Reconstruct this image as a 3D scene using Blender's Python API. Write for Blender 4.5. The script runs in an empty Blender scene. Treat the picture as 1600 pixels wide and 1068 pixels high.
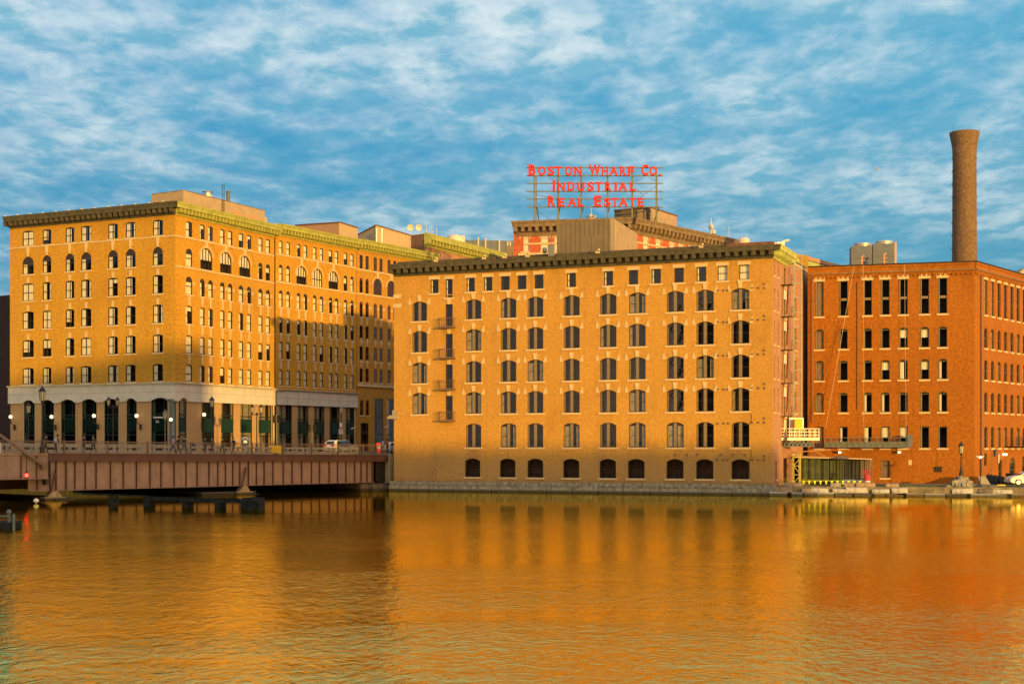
import bpy, math, random
from mathutils import Matrix, Vector
random.seed(7)
R = math.radians
sc = bpy.context.scene
FPX, CX, HY, CAMZ = 2250.0, 800.0, 698.0, 5.0
# ---------------- camera
cam_d = bpy.data.cameras.new('camera'); cam = bpy.data.objects.new('camera', cam_d)
sc.collection.objects.link(cam); sc.camera = cam
cam.location = (0, 0, CAMZ); cam.rotation_euler = (R(90), 0, 0)
cam_d.sensor_width = 36; cam_d.lens = FPX/1600*36; cam_d.shift_y = (HY-534)/1600
cam_d.clip_start = .5; cam_d.clip_end = 9000
# ---------------- sun and view
SUN_H = Vector((.485, -.875, 0)).normalized(); TANEL = .0746
sl = bpy.data.lights.new('sun', 'SUN'); sun = bpy.data.objects.new('sun', sl); sc.collection.objects.link(sun)
sl.energy = 3.65; sl.angle = R(.75); sl.color = (1.0, .585, .12)
sun.rotation_euler = (SUN_H + Vector((0, 0, TANEL))).to_track_quat('Z', 'Y').to_euler(); sun.location = (60, -110, 60)
sc.view_settings.view_transform = 'Standard'; sc.view_settings.look = 'None'
sc.view_settings.exposure = 0.45; sc.view_settings.gamma = 1

# ---------------- node helpers
class NT:
    def __init__(s, nt): s.nt = nt
    def n(s, t, ins=None, **kw):
        nd = s.nt.nodes.new(t)
        for k, v in kw.items(): setattr(nd, k, v)
        for k, v in (ins or {}).items():
            if hasattr(v, 'links') or isinstance(v, bpy.types.NodeSocket): s.nt.links.new(v, nd.inputs[k])
            else: nd.inputs[k].default_value = v
        return nd
    def link(s, a, b): s.nt.links.new(a, b)
    def math(s, op, a, b=0.0, clamp=False):
        nd = s.nt.nodes.new('ShaderNodeMath'); nd.operation = op; nd.use_clamp = clamp
        for i, v in enumerate((a, b)):
            if isinstance(v, bpy.types.NodeSocket): s.nt.links.new(v, nd.inputs[i])
            else: nd.inputs[i].default_value = v
        return nd.outputs[0]
    def mix(s, fac, a, b, mode='MIX'):
        nd = s.nt.nodes.new('ShaderNodeMix'); nd.data_type = 'RGBA'; nd.blend_type = mode
        for i, v in ((0, fac), (6, a), (7, b)):
            if isinstance(v, bpy.types.NodeSocket): s.nt.links.new(v, nd.inputs[i])
            else: nd.inputs[i].default_value = v if i == 0 else (tuple(v)+(1,))[:4]
        return nd.outputs[2]
    def smooth(s, v, a, b, c=0.0, d=1.0):
        nd = s.nt.nodes.new('ShaderNodeMapRange'); nd.interpolation_type = 'SMOOTHSTEP'
        s.nt.links.new(v, nd.inputs[0])
        for i, x in enumerate((a, b, c, d)): nd.inputs[i+1].default_value = x
        return nd.outputs[0]

# ---------------- world: Nishita sky with a procedural altocumulus layer
w = bpy.data.worlds.new('World'); sc.world = w; w.use_nodes = True
N = NT(w.node_tree); w.node_tree.nodes.clear()
sky = N.n('ShaderNodeTexSky', sky_type='NISHITA', sun_disc=False, sun_elevation=math.atan(TANEL),
          sun_rotation=math.atan2(SUN_H.x, SUN_H.y), air_density=1.0, dust_density=1.5, ozone_density=2.0)
tc = N.n('ShaderNodeTexCoord'); sep = N.n('ShaderNodeSeparateXYZ', {0: tc.outputs['Generated']})
zc = N.math('MAXIMUM', sep.outputs[2], 0.0)
den = N.math('ADD', zc, .11)
pu = N.math('DIVIDE', sep.outputs[0], den); pv = N.math('DIVIDE', sep.outputs[1], den)
pl = N.n('ShaderNodeCombineXYZ', {0: pu, 1: pv, 2: 0.0}).outputs[0]
def cl_noise(scale, detail, rough, dist, off=(0, 0, 0), sx=1.0, sy=1.0, rot=0):
    mp = N.n('ShaderNodeMapping', {0: pl, 1: off, 2: (0, 0, rot), 3: (sx, sy, 1)})
    return N.n('ShaderNodeTexNoise', {'Vector': mp.outputs[0], 'Scale': scale, 'Detail': detail, 'Roughness': rough, 'Distortion': dist}).outputs[0]
big = cl_noise(1.1, 3, .5, .2, (3.1, 1.7, 0), .8, 1.0)
mid = cl_noise(3.4, 4, .5, .25, (7.3, 2, 0), 1.0, .8, .2)
fine = cl_noise(10.0, 7, .58, .2, (1, 9, 0), 1.0, .75, .25)
fin2 = cl_noise(10.0, 7, .58, .2, (1.03, 9.07, 0), 1.0, .75, .25)
den_ = N.math('ADD', N.math('MULTIPLY', big, .55), N.math('ADD', N.math('MULTIPLY', mid, .35), N.math('MULTIPLY', fine, .68)))
cov = N.smooth(den_, .50, 1.04)
shade = N.smooth(N.math('ADD', N.math('MULTIPLY', N.math('SUBTRACT', fin2, fine), .8), N.math('MULTIPLY', N.math('SUBTRACT', den_, .80), .45)), -.12, .17)
# blue part: Nishita carries the direction of the sunset glow, tinted to the evening blue of the photo
lp = N.math('ADD', N.math('MULTIPLY', sep.outputs[0], SUN_H.x), N.math('MULTIPLY', sep.outputs[1], SUN_H.y))
warmside = N.smooth(lp, -.1, .9)
elev = N.smooth(sep.outputs[2], 0.0, .34)
east = N.mix(elev, (.070, .34, .50), (.036, .43, .73))
leftness = N.smooth(sep.outputs[0], -.36, .30)
east = N.mix(leftness, N.mix(1.0, east, (.35, .80, .95), 'MULTIPLY'), east)
west = N.mix(N.smooth(sep.outputs[2], 0, .55), (3.0, 1.75, .82), (.95, .90, .86))
base = N.mix(warmside, east, west)
skyc = N.mix(1.0, sky.outputs[0], (.10, .10, .10), 'MULTIPLY')
clear = N.mix(.15, base, skyc)
ccol = N.mix(shade, (.21, .50, .66), (.80, .90, .92))
ccol = N.mix(N.smooth(sep.outputs[2], .08, .24), N.mix(1.0, ccol, (.72, .80, .82), 'MULTIPLY'), ccol)
ccol = N.mix(warmside, ccol, (2.0, 1.35, .85))
col = N.mix(N.math('MULTIPLY', cov, .95), clear, ccol)
bg = N.n('ShaderNodeBackground', {0: col, 1: .72}); out = N.n('ShaderNodeOutputWorld', {0: bg.outputs[0]})

# ---------------- materials
MATS = {}
def principled(name, col, rough=.8, metal=0.0, emit=None, estr=0, spec=.5):
    m = bpy.data.materials.new(name); m.use_nodes = True; T = NT(m.node_tree)
    b = m.node_tree.nodes['Principled BSDF']
    b.inputs['Base Color'].default_value = (*col, 1); b.inputs['Roughness'].default_value = rough
    b.inputs['Metallic'].default_value = metal; b.inputs['Specular IOR Level'].default_value = spec
    if emit: b.inputs['Emission Color'].default_value = (*emit, 1); b.inputs['Emission Strength'].default_value = estr
    MATS[name] = m; return m, T, b
def noisy(name, col, rough=.8, metal=0.0, var=.25, scale=2.0, bump=0.0, spec=.4, streak=0.0, wet=False):
    m, T, b = principled(name, col, rough, metal, spec=spec)
    tc = T.n('ShaderNodeTexCoord')
    n1 = T.n('ShaderNodeTexNoise', {'Vector': tc.outputs['Object'], 'Scale': scale, 'Detail': 6, 'Roughness': .65}).outputs[0]
    f = T.smooth(n1, .3, .7)
    c = T.mix(f, [x*(1-var) for x in col], [min(1, x*(1+var)) for x in col])
    if streak:
        mp = T.n('ShaderNodeMapping', {0: tc.outputs['Object'], 3: (2.2, 2.2, .12)})
        n2 = T.n('ShaderNodeTexNoise', {'Vector': mp.outputs[0], 'Scale': 1.5, 'Detail': 5}).outputs[0]
        c = T.mix(T.math('MULTIPLY', T.smooth(n2, .5, .75), streak), c, [x*.45 for x in col])
    if wet:                                      # dark algae band up to the tide line
        sz_ = T.n('ShaderNodeSeparateXYZ', {0: T.n('ShaderNodeNewGeometry').outputs['Position']}); zz_ = T.math('ADD', sz_.outputs[2], T.math('MULTIPLY', n1, -.35))
        c = T.mix(T.smooth(zz_, -.05, .14, .85, 0.0), c, (.028, .026, .016))
    T.link(c, b.inputs['Base Color'])
    if bump:
        bp = T.n('ShaderNodeBump', {'Height': n1, 'Strength': bump, 'Distance': .05}); T.link(bp.outputs[0], b.inputs['Normal'])
    return m
def brick(name, c1, c2, mortar, stain=.3, grain=.22, msz=.012, stain_shade=None):
    m, T, b = principled(name, c1, .85, spec=.25)
    tc = T.n('ShaderNodeTexCoord'); s = T.n('ShaderNodeSeparateXYZ', {0: tc.outputs['Object']})
    v = T.n('ShaderNodeCombineXYZ', {0: T.math('ADD', s.outputs[0], s.outputs[1]), 1: s.outputs[2], 2: 0.0}).outputs[0]
    bt = T.n('ShaderNodeTexBrick', {'Vector': v, 'Color1': (*c1, 1), 'Color2': (*c2, 1), 'Mortar': (*mortar, 1), 'Scale': 1.0,
             'Mortar Size': msz, 'Mortar Smooth': .2, 'Bias': 0.0, 'Brick Width': .24, 'Row Height': .085})
    n1 = T.n('ShaderNodeTexNoise', {'Vector': tc.outputs['Object'], 'Scale': 3.2, 'Detail': 5, 'Roughness': .7}).outputs[0]
    mp = T.n('ShaderNodeMapping', {0: tc.outputs['Object'], 3: (1, 1, .45)})
    n2 = T.n('ShaderNodeTexNoise', {'Vector': mp.outputs[0], 'Scale': .33, 'Detail': 6, 'Roughness': .62}).outputs[0]
    mp3 = T.n('ShaderNodeMapping', {0: tc.outputs['Object'], 3: (.5, .5, 7)})
    n3 = T.n('ShaderNodeTexNoise', {'Vector': mp3.outputs[0], 'Scale': 1.0, 'Detail': 3}).outputs[0]
    c = T.mix(T.smooth(n1, .34, .66), T.mix(1.0, bt.outputs[0], (1-grain,)*3, 'MULTIPLY'), T.mix(1.0, bt.outputs[0], (1+grain*.7,)*3, 'MULTIPLY'))
    c = T.mix(T.math('MULTIPLY', T.smooth(n2, .50, .74), stain), c, T.mix(1.0, c, (.62, .56, .52), 'MULTIPLY'))
    c = T.mix(T.math('MULTIPLY', T.smooth(n3, .45, .7), .22), c, T.mix(1.0, c, (.8, .72, .66), 'MULTIPLY'))
    n4 = T.n('ShaderNodeTexNoise', {'Vector': tc.outputs['Object'], 'Scale': .13, 'Detail': 3}).outputs[0]
    c = T.mix(T.smooth(n4, .38, .62), T.mix(1.0, c, (.93, .92, .90), 'MULTIPLY'), c)
    mp5 = T.n('ShaderNodeMapping', {0: tc.outputs['Object'], 3: (1.6, 1.6, .10)})
    n5 = T.n('ShaderNodeTexNoise', {'Vector': mp5.outputs[0], 'Scale': 1.0, 'Detail': 4}).outputs[0]
    c = T.mix(T.math('MULTIPLY', T.smooth(n5, .56, .74), .30), c, T.mix(1.0, c, (.66, .60, .56), 'MULTIPLY'))
    if stain_shade:                                     # grey tide and damp stains, with shade painted in, on low brick near water
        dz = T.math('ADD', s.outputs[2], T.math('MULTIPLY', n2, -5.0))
        c = T.mix(T.math('MULTIPLY', T.smooth(dz, stain_shade-2.5, stain_shade+.5, 1.0, 0.0), .42), c, (.25, .19, .12))
    T.link(c, b.inputs['Base Color'])
    bp = T.n('ShaderNodeBump', {'Height': T.math('ADD', bt.outputs[1], T.math('MULTIPLY', n1, -1.2)), 'Strength': .3, 'Distance': .02}); bp.invert = True
    T.link(bp.outputs[0], b.inputs['Normal']); return m
brick('buff', (.58, .295, .048), (.52, .252, .038), (.50, .29, .075), grain=.13, stain=.5, stain_shade=2.4)
brick('gold', (.60, .312, .022), (.50, .245, .016), (.50, .28, .05), grain=.18, stain=.35)
brick('pier_brick', (.55, .34, .15), (.48, .28, .12), (.50, .34, .18), grain=.12, stain=.3)
brick('gold_far', (.55, .275, .032), (.46, .215, .025), (.46, .27, .05), grain=.18, stain=.4)
brick('red', (.40, .130, .005), (.31, .092, .004), (.33, .135, .02), grain=.22, stain=.5)
brick('orange_red', (.56, .125, .05), (.48, .095, .04), (.45, .16, .08), stain=.2)
brick('brown_brick', (.24, .125, .07), (.19, .095, .055), (.22, .15, .1), stain=.7)
brick('chimney_brick', (.23, .140, .068), (.15, .09, .045), (.22, .14, .08), stain=.5, grain=.25)
brick('pink_brick', (.50, .24, .13), (.43, .19, .10), (.45, .30, .2), stain=.4)
brick('dark_brick', (.06, .03, .025), (.05, .025, .02), (.05, .03, .03))
noisy('stone', (.60, .44, .24), .8, var=.12, scale=1.2, streak=.15)
noisy('frieze_stone', (.62, .56, .47), .75, var=.08, scale=.8, streak=.2)
noisy('granite', (.27, .24, .18), .85, var=.4, scale=2.4, bump=.5, streak=.5, wet=True)
noisy('granite_light', (.40, .37, .32), .85, var=.4, scale=2.0, bump=.6, wet=True)
noisy('granite_brown', (.31, .22, .13), .85, var=.4, scale=2.2, bump=.6, wet=True)
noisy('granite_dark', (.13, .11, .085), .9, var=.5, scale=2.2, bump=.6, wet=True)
noisy('green_copper', (.46, .49, .15), .65, var=.25, scale=1.5, streak=.3)
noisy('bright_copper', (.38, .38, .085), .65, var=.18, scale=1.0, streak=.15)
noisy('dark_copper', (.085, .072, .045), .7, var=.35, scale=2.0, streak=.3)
noisy('brown_roof_edge', (.17, .075, .05), .7, var=.3, scale=2.0)
noisy('brown_cornice', (.22, .155, .09), .7, var=.3, scale=1.5)
noisy('roof', (.10, .095, .09), .95, var=.3, scale=1.0)
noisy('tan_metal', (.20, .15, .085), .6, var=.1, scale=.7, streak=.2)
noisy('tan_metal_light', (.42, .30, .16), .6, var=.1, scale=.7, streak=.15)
noisy('tan_wall', (.52, .37, .19), .75, var=.06, scale=.7, streak=.05)
noisy('salmon_wall', (.50, .27, .13), .75, var=.08, scale=.7)
noisy('grey_metal', (.13, .145, .165), .6, metal=.0, var=.12, scale=1.0, streak=.15)
noisy('galvanised', (.55, .53, .50), .4, metal=.5, var=.12, scale=1.0)
noisy('frame_dark', (.035, .024, .018), .5, var=.3, scale=4)
noisy('frame_tan', (.22, .155, .085), .6, var=.15, scale=3)
noisy('frame_olive', (.10, .085, .04), .5, var=.2, scale=3)
noisy('frame_white', (.55, .48, .36), .5, var=.1, scale=3)
noisy('frame_red', (.10, .028, .015), .5, var=.2, scale=3)
noisy('shop_green', (.010, .034, .024), .4, var=.2, scale=3)
noisy('green_panel', (.012, .050, .036), .45, var=.2, scale=2)
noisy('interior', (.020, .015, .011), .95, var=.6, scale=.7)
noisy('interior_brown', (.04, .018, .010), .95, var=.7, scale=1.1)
noisy('blind', (.78, .70, .52), .8, var=.06, scale=3)
noisy('curtain', (.30, .24, .15), .85, var=.25, scale=3)
noisy('board_brown', (.19, .13, .085), .8, var=.12, scale=1.5)
noisy('iron', (.035, .026, .02), .5, metal=.3, var=.3, scale=5)
noisy('rail_brown', (.16, .10, .07), .55, var=.2, scale=3)
noisy('girder_pink', (.27, .165, .125), .7, var=.16, scale=.8, streak=.5)
noisy('girder_brown', (.095, .038, .028), .65, var=.2, scale=.8, streak=.3)
noisy('concrete', (.33, .28, .20), .9, var=.15, scale=1.5, streak=.3)
noisy('asphalt', (.05, .048, .045), .95, var=.3, scale=2)
noisy('pavement', (.30, .24, .17), .95, var=.2, scale=1.2)
noisy('earth', (.20, .16, .09), 1, var=.35, scale=1.5, bump=.3)
noisy('grass_green', (.075, .085, .025), 1, var=.5, scale=2.5, bump=.5)
noisy('weed', (.22, .21, .03), .9, var=.5, scale=5)
noisy('timber_dark', (.022, .024, .026), .95, var=.5, scale=3, spec=.05)
noisy('mast_blue', (.20, .25, .26), .5, metal=.3, var=.2, scale=3)
noisy('mast_yellow', (.50, .42, .10), .5, var=.2, scale=3)
noisy('yellow', (.85, .50, .015), .5, var=.08, scale=3)
noisy('flag_yellow', (.70, .72, .03), .7, var=.1, scale=3)
noisy('tarp_green', (.05, .062, .022), .7, var=.4, scale=1.0, streak=.5)
noisy('white_paint', (.72, .68, .60), .45, var=.05, scale=3)
noisy('pale_blue', (.13, .16, .15), .5, var=.2, scale=3)
noisy('blue', (.03, .07, .22), .6, var=.2, scale=3)
noisy('sign_red', (.46, .010, .008), .45, var=.10, scale=3)
noisy('drum_red', (.65, .05, .03), .55, var=.15, scale=3)
noisy('post_green', (.13, .14, .09), .5, var=.2, scale=2)
noisy('net_black', (.03, .03, .03), .8, var=.5, scale=6)
noisy('rubber', (.02, .02, .02), .7, var=.2, scale=5)
noisy('city_far', (.11, .10, .095), .9, var=.2, scale=.3)
for nm, c in (('skin', (.45, .25, .17)), ('coat_black', (.022, .02, .024)), ('coat_green', (.018, .04, .028)), ('coat_grey', (.055, .055, .062)),
              ('coat_brown', (.05, .028, .02)), ('coat_pink', (.40, .22, .24)), ('coat_white', (.45, .45, .48)), ('jeans', (.02, .026, .045)), ('hair_dark', (.03, .02, .015)),
              ('coat_red', (.4, .10, .08))):
    noisy(nm, c, .85, var=.15, scale=8)
principled('globe', (1, .9, .7), .4, emit=(1.0, .72, .38), estr=1.5)
principled('lamp_white', (1, .95, .8), .4, emit=(1.0, .85, .55), estr=2.5)
principled('beacon_red', (.8, .02, .02), .4, emit=(1, .03, .02), estr=9.0)
principled('tail_red', (.6, .02, .02), .3)
principled('lantern_glass', (.50, .42, .28), .2)
principled('dark_glass', (.015, .018, .02), .06, spec=.8)
def glass_mat(name, tint, ior):
    m = bpy.data.materials.new(name); m.use_nodes = True; T = NT(m.node_tree); m.node_tree.nodes.clear()
    tc = T.n('ShaderNodeTexCoord')
    nz = T.n('ShaderNodeTexNoise', {'Vector': tc.outputs['Object'], 'Scale': 1.1, 'Detail': 2}).outputs[0]
    bp = T.n('ShaderNodeBump', {'Height': nz, 'Strength': .25, 'Distance': .03})
    ge = T.n('ShaderNodeNewGeometry'); dt = T.n('ShaderNodeVectorMath', {0: ge.outputs['Incoming'], 1: ge.outputs['Normal']}, operation='DOT_PRODUCT').outputs[1 if False else 'Value']
    c_ = T.math('SUBTRACT', 1.0, T.math('ABSOLUTE', dt)); f0 = ((ior-1)/(ior+1))**2
    fr = T.math('ADD', T.math('MULTIPLY', T.math('POWER', c_, 5.0), 1-f0), f0*1.0)
    g = T.n('ShaderNodeBsdfGlossy', {'Color': (1, 1, 1, 1), 'Roughness': .02, 'Normal': bp.outputs[0]})
    t = T.n('ShaderNodeBsdfTransparent', {'Color': (*tint, 1)})
    mx = T.n('ShaderNodeMixShader', {0: fr, 1: t.outputs[0], 2: g.outputs[0]})
    T.n('ShaderNodeOutputMaterial', {0: mx.outputs[0]}); MATS[name] = m
glass_mat('glass', (.92, .93, .90), 1.55); glass_mat('glass_dark', (.45, .48, .45), 1.55)
def water_mat():
    m = bpy.data.materials.new('water'); m.use_nodes = True; T = NT(m.node_tree); m.node_tree.nodes.clear(); MATS['water'] = m
    tc = T.n('ShaderNodeTexCoord'); o = tc.outputs['Object']
    def nz(scale, sx, sy, det, rot=0, dist=0, rough=.55):
        mp = T.n('ShaderNodeMapping', {0: o, 2: (0, 0, rot), 3: (sx, sy, 1)})
        return T.n('ShaderNodeTexNoise', {'Vector': mp.outputs[0], 'Scale': scale, 'Detail': det, 'Roughness': rough, 'Distortion': dist}).outputs[0]
    a = nz(.85, 1.7, 1.0, 2, .45, 1.1); f = nz(2.3, 1.6, 1.0, 4, -.4, 1.2, .6)
    patch = T.smooth(nz(.045, 1.0, 2.4, 3, .15, .5), .35, .65)
    s = T.n('ShaderNodeSeparateXYZ', {0: o})
    dist = T.n('ShaderNodeVectorMath', {0: o}, operation='LENGTH').outputs['Value']
    calm = T.math('ADD', T.smooth(dist, 25, 80, .35, .0), T.smooth(dist, 88, 125, .62, .10))   # sheltered strip by the quay
    h = T.math('ADD', T.math('MULTIPLY', a, 1.0), T.math('MULTIPLY', f, .55))
    amp = T.math('MULTIPLY', T.math('ADD', T.math('MULTIPLY', patch, .5), .6), calm)
    bp = T.n('ShaderNodeBump', {'Height': T.math('MULTIPLY', h, amp), 'Strength': 1.0, 'Distance': .045})
    g = T.n('ShaderNodeBsdfGlossy', {'Color': (1, .81, .24, 1), 'Roughness': .015, 'Normal': bp.outputs[0]})
    d = T.n('ShaderNodeBsdfDiffuse', {'Color': (.16, .085, .02, 1)})
    mx = T.n('ShaderNodeMixShader', {0: .98, 1: d.outputs[0], 2: g.outputs[0]}); T.n('ShaderNodeOutputMaterial', {0: mx.outputs[0]})
water_mat()

# ---------------- mesh builder
def arc_outline(w, h, r, n=10):
    """opening outline, centred on x, bottom at z=0; r = rise of the arch"""
    p = [(-w/2, 0), (w/2, 0)]
    if r <= .01: return p + [(w/2, h), (-w/2, h)]
    rad = (w*w/4 + r*r)/(2*r); cz = h - rad; a0 = math.asin(min(1, w/2/rad))
    if r > w/2 - .01: a0 = math.pi/2
    for i in range(n+1):
        a = a0 - 2*a0*i/n; p.append((rad*math.sin(a), cz + rad*math.cos(a)))
    return p
class MB:
    def __init__(s): s.v = []; s.f = []; s.m = []
    def face(s, pts, mi=0):
        b = len(s.v); s.v += [tuple(p) for p in pts]; s.f.append(tuple(range(b, b+len(pts)))); s.m.append(mi)
    def hexa(s, c, mi=0):
        b = len(s.v); s.v += [tuple(p) for p in c]
        for q in ((3, 2, 1, 0), (4, 5, 6, 7), (0, 1, 5, 4), (1, 2, 6, 5), (2, 3, 7, 6), (3, 0, 4, 7)):
            s.f.append(tuple(b+i for i in q)); s.m.append(mi)
    def box(s, x0, x1, y0, y1, z0, z1, mi=0):
        s.hexa([(x0, y0, z0), (x1, y0, z0), (x1, y1, z0), (x0, y1, z0), (x0, y0, z1), (x1, y0, z1), (x1, y1, z1), (x0, y1, z1)], mi)
    def bar(s, p, q, w, h=None, mi=0):
        p, q = Vector(p), Vector(q); d = (q-p).normalized(); h = h or w
        up = Vector((0, 0, 1)) if abs(d.z) < .95 else Vector((0, 1, 0))
        a = d.cross(up).normalized()*w/2; b = a.cross(d).normalized()*h/2
        s.hexa([p-a-b, p+a-b, p+a+b, p-a+b, q-a-b, q+a-b, q+a+b, q-a+b], mi)
    def prism(s, poly, y0, y1, mi=0):          # poly in (x,z)
        n = len(poly); b = len(s.v)
        s.v += [(x, y0, z) for x, z in poly] + [(x, y1, z) for x, z in poly]
        s.f += [tuple(range(b, b+n)), tuple(range(b+2*n-1, b+n-1, -1))]; s.m += [mi, mi]
        for i in range(n):
            j = (i+1) % n; s.f.append((b+i, b+n+i, b+n+j, b+j)); s.m.append(mi)
    def slab(s, poly, z0, z1, mi=0):           # poly in (x,y)
        n = len(poly); b = len(s.v)
        s.v += [(x, y, z0) for x, y in poly] + [(x, y, z1) for x, y in poly]
        s.f += [tuple(range(b+n-1, b-1, -1)), tuple(range(b+n, b+2*n))]; s.m += [mi, mi]
        for i in range(n):
            j = (i+1) % n; s.f.append((b+i, b+j, b+n+j, b+n+i)); s.m.append(mi)
    def ring(s, po, pi, y0, y1, mi=0):
        n = len(po); b = len(s.v)
        for P, y in ((po, y0), (pi, y0), (po, y1), (pi, y1)): s.v += [(x, y, z) for x, z in P]
        for i in range(n):
            j = (i+1) % n; o = b
            for q in ((o+i, o+j, o+n+j, o+n+i), (o+2*n+i, o+3*n+i, o+3*n+j, o+2*n+j), (o+i, o+2*n+i, o+2*n+j, o+j), (o+n+i, o+n+j, o+3*n+j, o+3*n+i)):
                s.f.append(q); s.m.append(mi)
    def lathe(s, prof, n=12, c=(0, 0, 0), mi=0, caps=True):
        b = len(s.v)
        for r, z in prof:
            for i in range(n):
                a = 2*math.pi*i/n; s.v.append((c[0]+r*math.cos(a), c[1]+r*math.sin(a), c[2]+z))
        for k in range(len(prof)-1):
            for i in range(n):
                j = (i+1) % n; s.f.append((b+k*n+i, b+k*n+j, b+(k+1)*n+j, b+(k+1)*n+i)); s.m.append(mi)
        if caps:
            s.f += [tuple(range(b+n-1, b-1, -1)), tuple(b+(len(prof)-1)*n+i for i in range(n))]; s.m += [mi, mi]
    def tube(s, p, q, r, n=6, mi=0, r2=None):
        p, q = Vector(p), Vector(q); d = (q-p).normalized(); up = Vector((0, 0, 1)) if abs(d.z) < .95 else Vector((1, 0, 0))
        a = d.cross(up).normalized(); c = a.cross(d); b = len(s.v)
        for P, rr in ((p, r), (q, r2 if r2 is not None else r)):
            for i in range(n): t = 2*math.pi*i/n; s.v.append(tuple(P + a*rr*math.cos(t) + c*rr*math.sin(t)))
        for i in range(n):
            j = (i+1) % n; s.f.append((b+i, b+j, b+n+j, b+n+i)); s.m.append(mi)
        s.f += [tuple(range(b+n-1, b-1, -1)), tuple(b+n+i for i in range(n))]; s.m += [mi, mi]
    def mesh(s, name, mats, smooth=False):
        me = bpy.data.meshes.new(name); me.from_pydata(s.v, [], s.f)
        for m in ([mats] if isinstance(mats, str) else mats): me.materials.append(MATS[m])
        me.polygons.foreach_set('material_index', s.m)
        if smooth: me.polygons.foreach_set('use_smooth', [True]*len(s.f))
        me.update(); return me
    def build(s, name, mats, parent=None, loc=(0, 0, 0), rz=0, smooth=False):
        return put(name, s.mesh(name, mats, smooth), parent, loc, rz)
COL = sc.collection
def put(name, me, parent=None, loc=(0, 0, 0), rz=0):
    """loc / rz are WORLD values; converted to the parent's space"""
    o = bpy.data.objects.new(name, me); COL.objects.link(o)
    M = Matrix.Translation(loc) @ Matrix.Rotation(rz, 4, 'Z')
    o['_w'] = [x for r_ in M for x in r_]
    if parent is not None:
        o.parent = parent; PM = wm(parent); o.matrix_basis = PM.inverted() @ M
    else: o.matrix_basis = M
    return o
def wm(o):
    a = list(o['_w']); return Matrix([a[i*4:i*4+4] for i in range(4)])
def thing(name, label, cat, loc=(0, 0, 0), rz=0, group=None):
    o = put(name, None, None, loc, rz); return tag(o, label, cat, group)
def tag(o, label, cat, group=None):
    o['label'] = label; o['category'] = cat
    if group: o['group'] = group
    return o
def structure(o): o['kind'] = 'structure'; return o
def copy_tree(o, parent=None):
    c = o.copy(); COL.objects.link(c)
    if parent is not None:
        mb = o.matrix_basis.copy(); c.parent = parent; c.matrix_parent_inverse = Matrix(); c.matrix_basis = mb
    for ch in list(o.children): copy_tree(ch, c)
    return c
def pt(px, py=None, D=100.0):
    x = (px-CX)/FPX*D
    return (x, D) if py is None else (x, D, CAMZ + (HY-py)/FPX*D)

class Facade:
    """vertical plane from A (left) to B (right) as the camera sees it; local x along, y inward, z up"""
    def __init__(s, A, B):
        s.A = Vector((A[0], A[1], 0)); d = Vector((B[0]-A[0], B[1]-A[1], 0)); s.L = d.length; s.d = d.normalized()
        s.n = Vector((s.d.y, -s.d.x, 0)); s.rz = math.atan2(s.d.y, s.d.x); s.B = s.A + s.d*s.L
    def u(s, px):
        k = (px-CX)/FPX; return (k*s.A.y - s.A.x)/(s.d.x - k*s.d.y)
    def z(s, px, py): return CAMZ + (HY-py)*(s.A.y + s.u(px)*s.d.y)/FPX
    def P(s, u, z, out=0.0):
        p = s.A + s.d*u + s.n*out; return (p.x, p.y, z)
def toward(A, vp, length):
    d = Vector((vp-CX, FPX)).normalized(); return (A[0]+d.x*length, A[1]+d.y*length)

def wall_face(root, F, u0, u1, z0, z1, ops, mat, depth=.35, name='wall', n=10, thick=0):
    mb = MB()
    us = sorted(set([u0, u1] + [round(o[0]-o[1]/2, 4) for o in ops] + [round(o[0]+o[1]/2, 4) for o in ops]))
    zs = sorted(set([z0, z1] + [round(o[2], 4) for o in ops] + [round(o[2]+o[3], 4) for o in ops]))
    us = [x for x in us if u0 <= x <= u1]; zs = [x for x in zs if z0 <= x <= z1]
    for j in range(len(zs)-1):
        run = None; zc = (zs[j]+zs[j+1])/2
        row = [o for o in ops if o[2] < zc < o[2]+o[3]]
        for i in range(len(us)-1):
            uc = (us[i]+us[i+1])/2
            solid = not any(abs(uc-o[0]) < o[1]/2 for o in row)
            if solid and run is None: run = us[i]
            if run is not None and (not solid or i == len(us)-2):
                e = us[i+1] if solid else us[i]
                mb.face([(run, 0, zs[j]), (e, 0, zs[j]), (e, 0, zs[j+1]), (run, 0, zs[j+1])]); run = None
    for o in ops:
        uc, w_, zb, h_, r_ = o[:5]; ol = [(uc+x, zb+z) for x, z in arc_outline(w_, h_, r_, n)]
        if r_ > .01:
            arc = ol[2:]
            for a, b_ in zip(arc, arc[1:]):
                mb.face([(a[0], 0, a[1]), (b_[0], 0, b_[1]), (b_[0], 0, zb+h_), (a[0], 0, zb+h_)])
        for a, b_ in zip(ol, ol[1:]+ol[:1]):
            mb.face([(a[0], 0, a[1]), (b_[0], 0, b_[1]), (b_[0], depth, b_[1]), (a[0], depth, a[1])])
    return mb.build(name, mat, root, F.A, F.rz)

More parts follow.
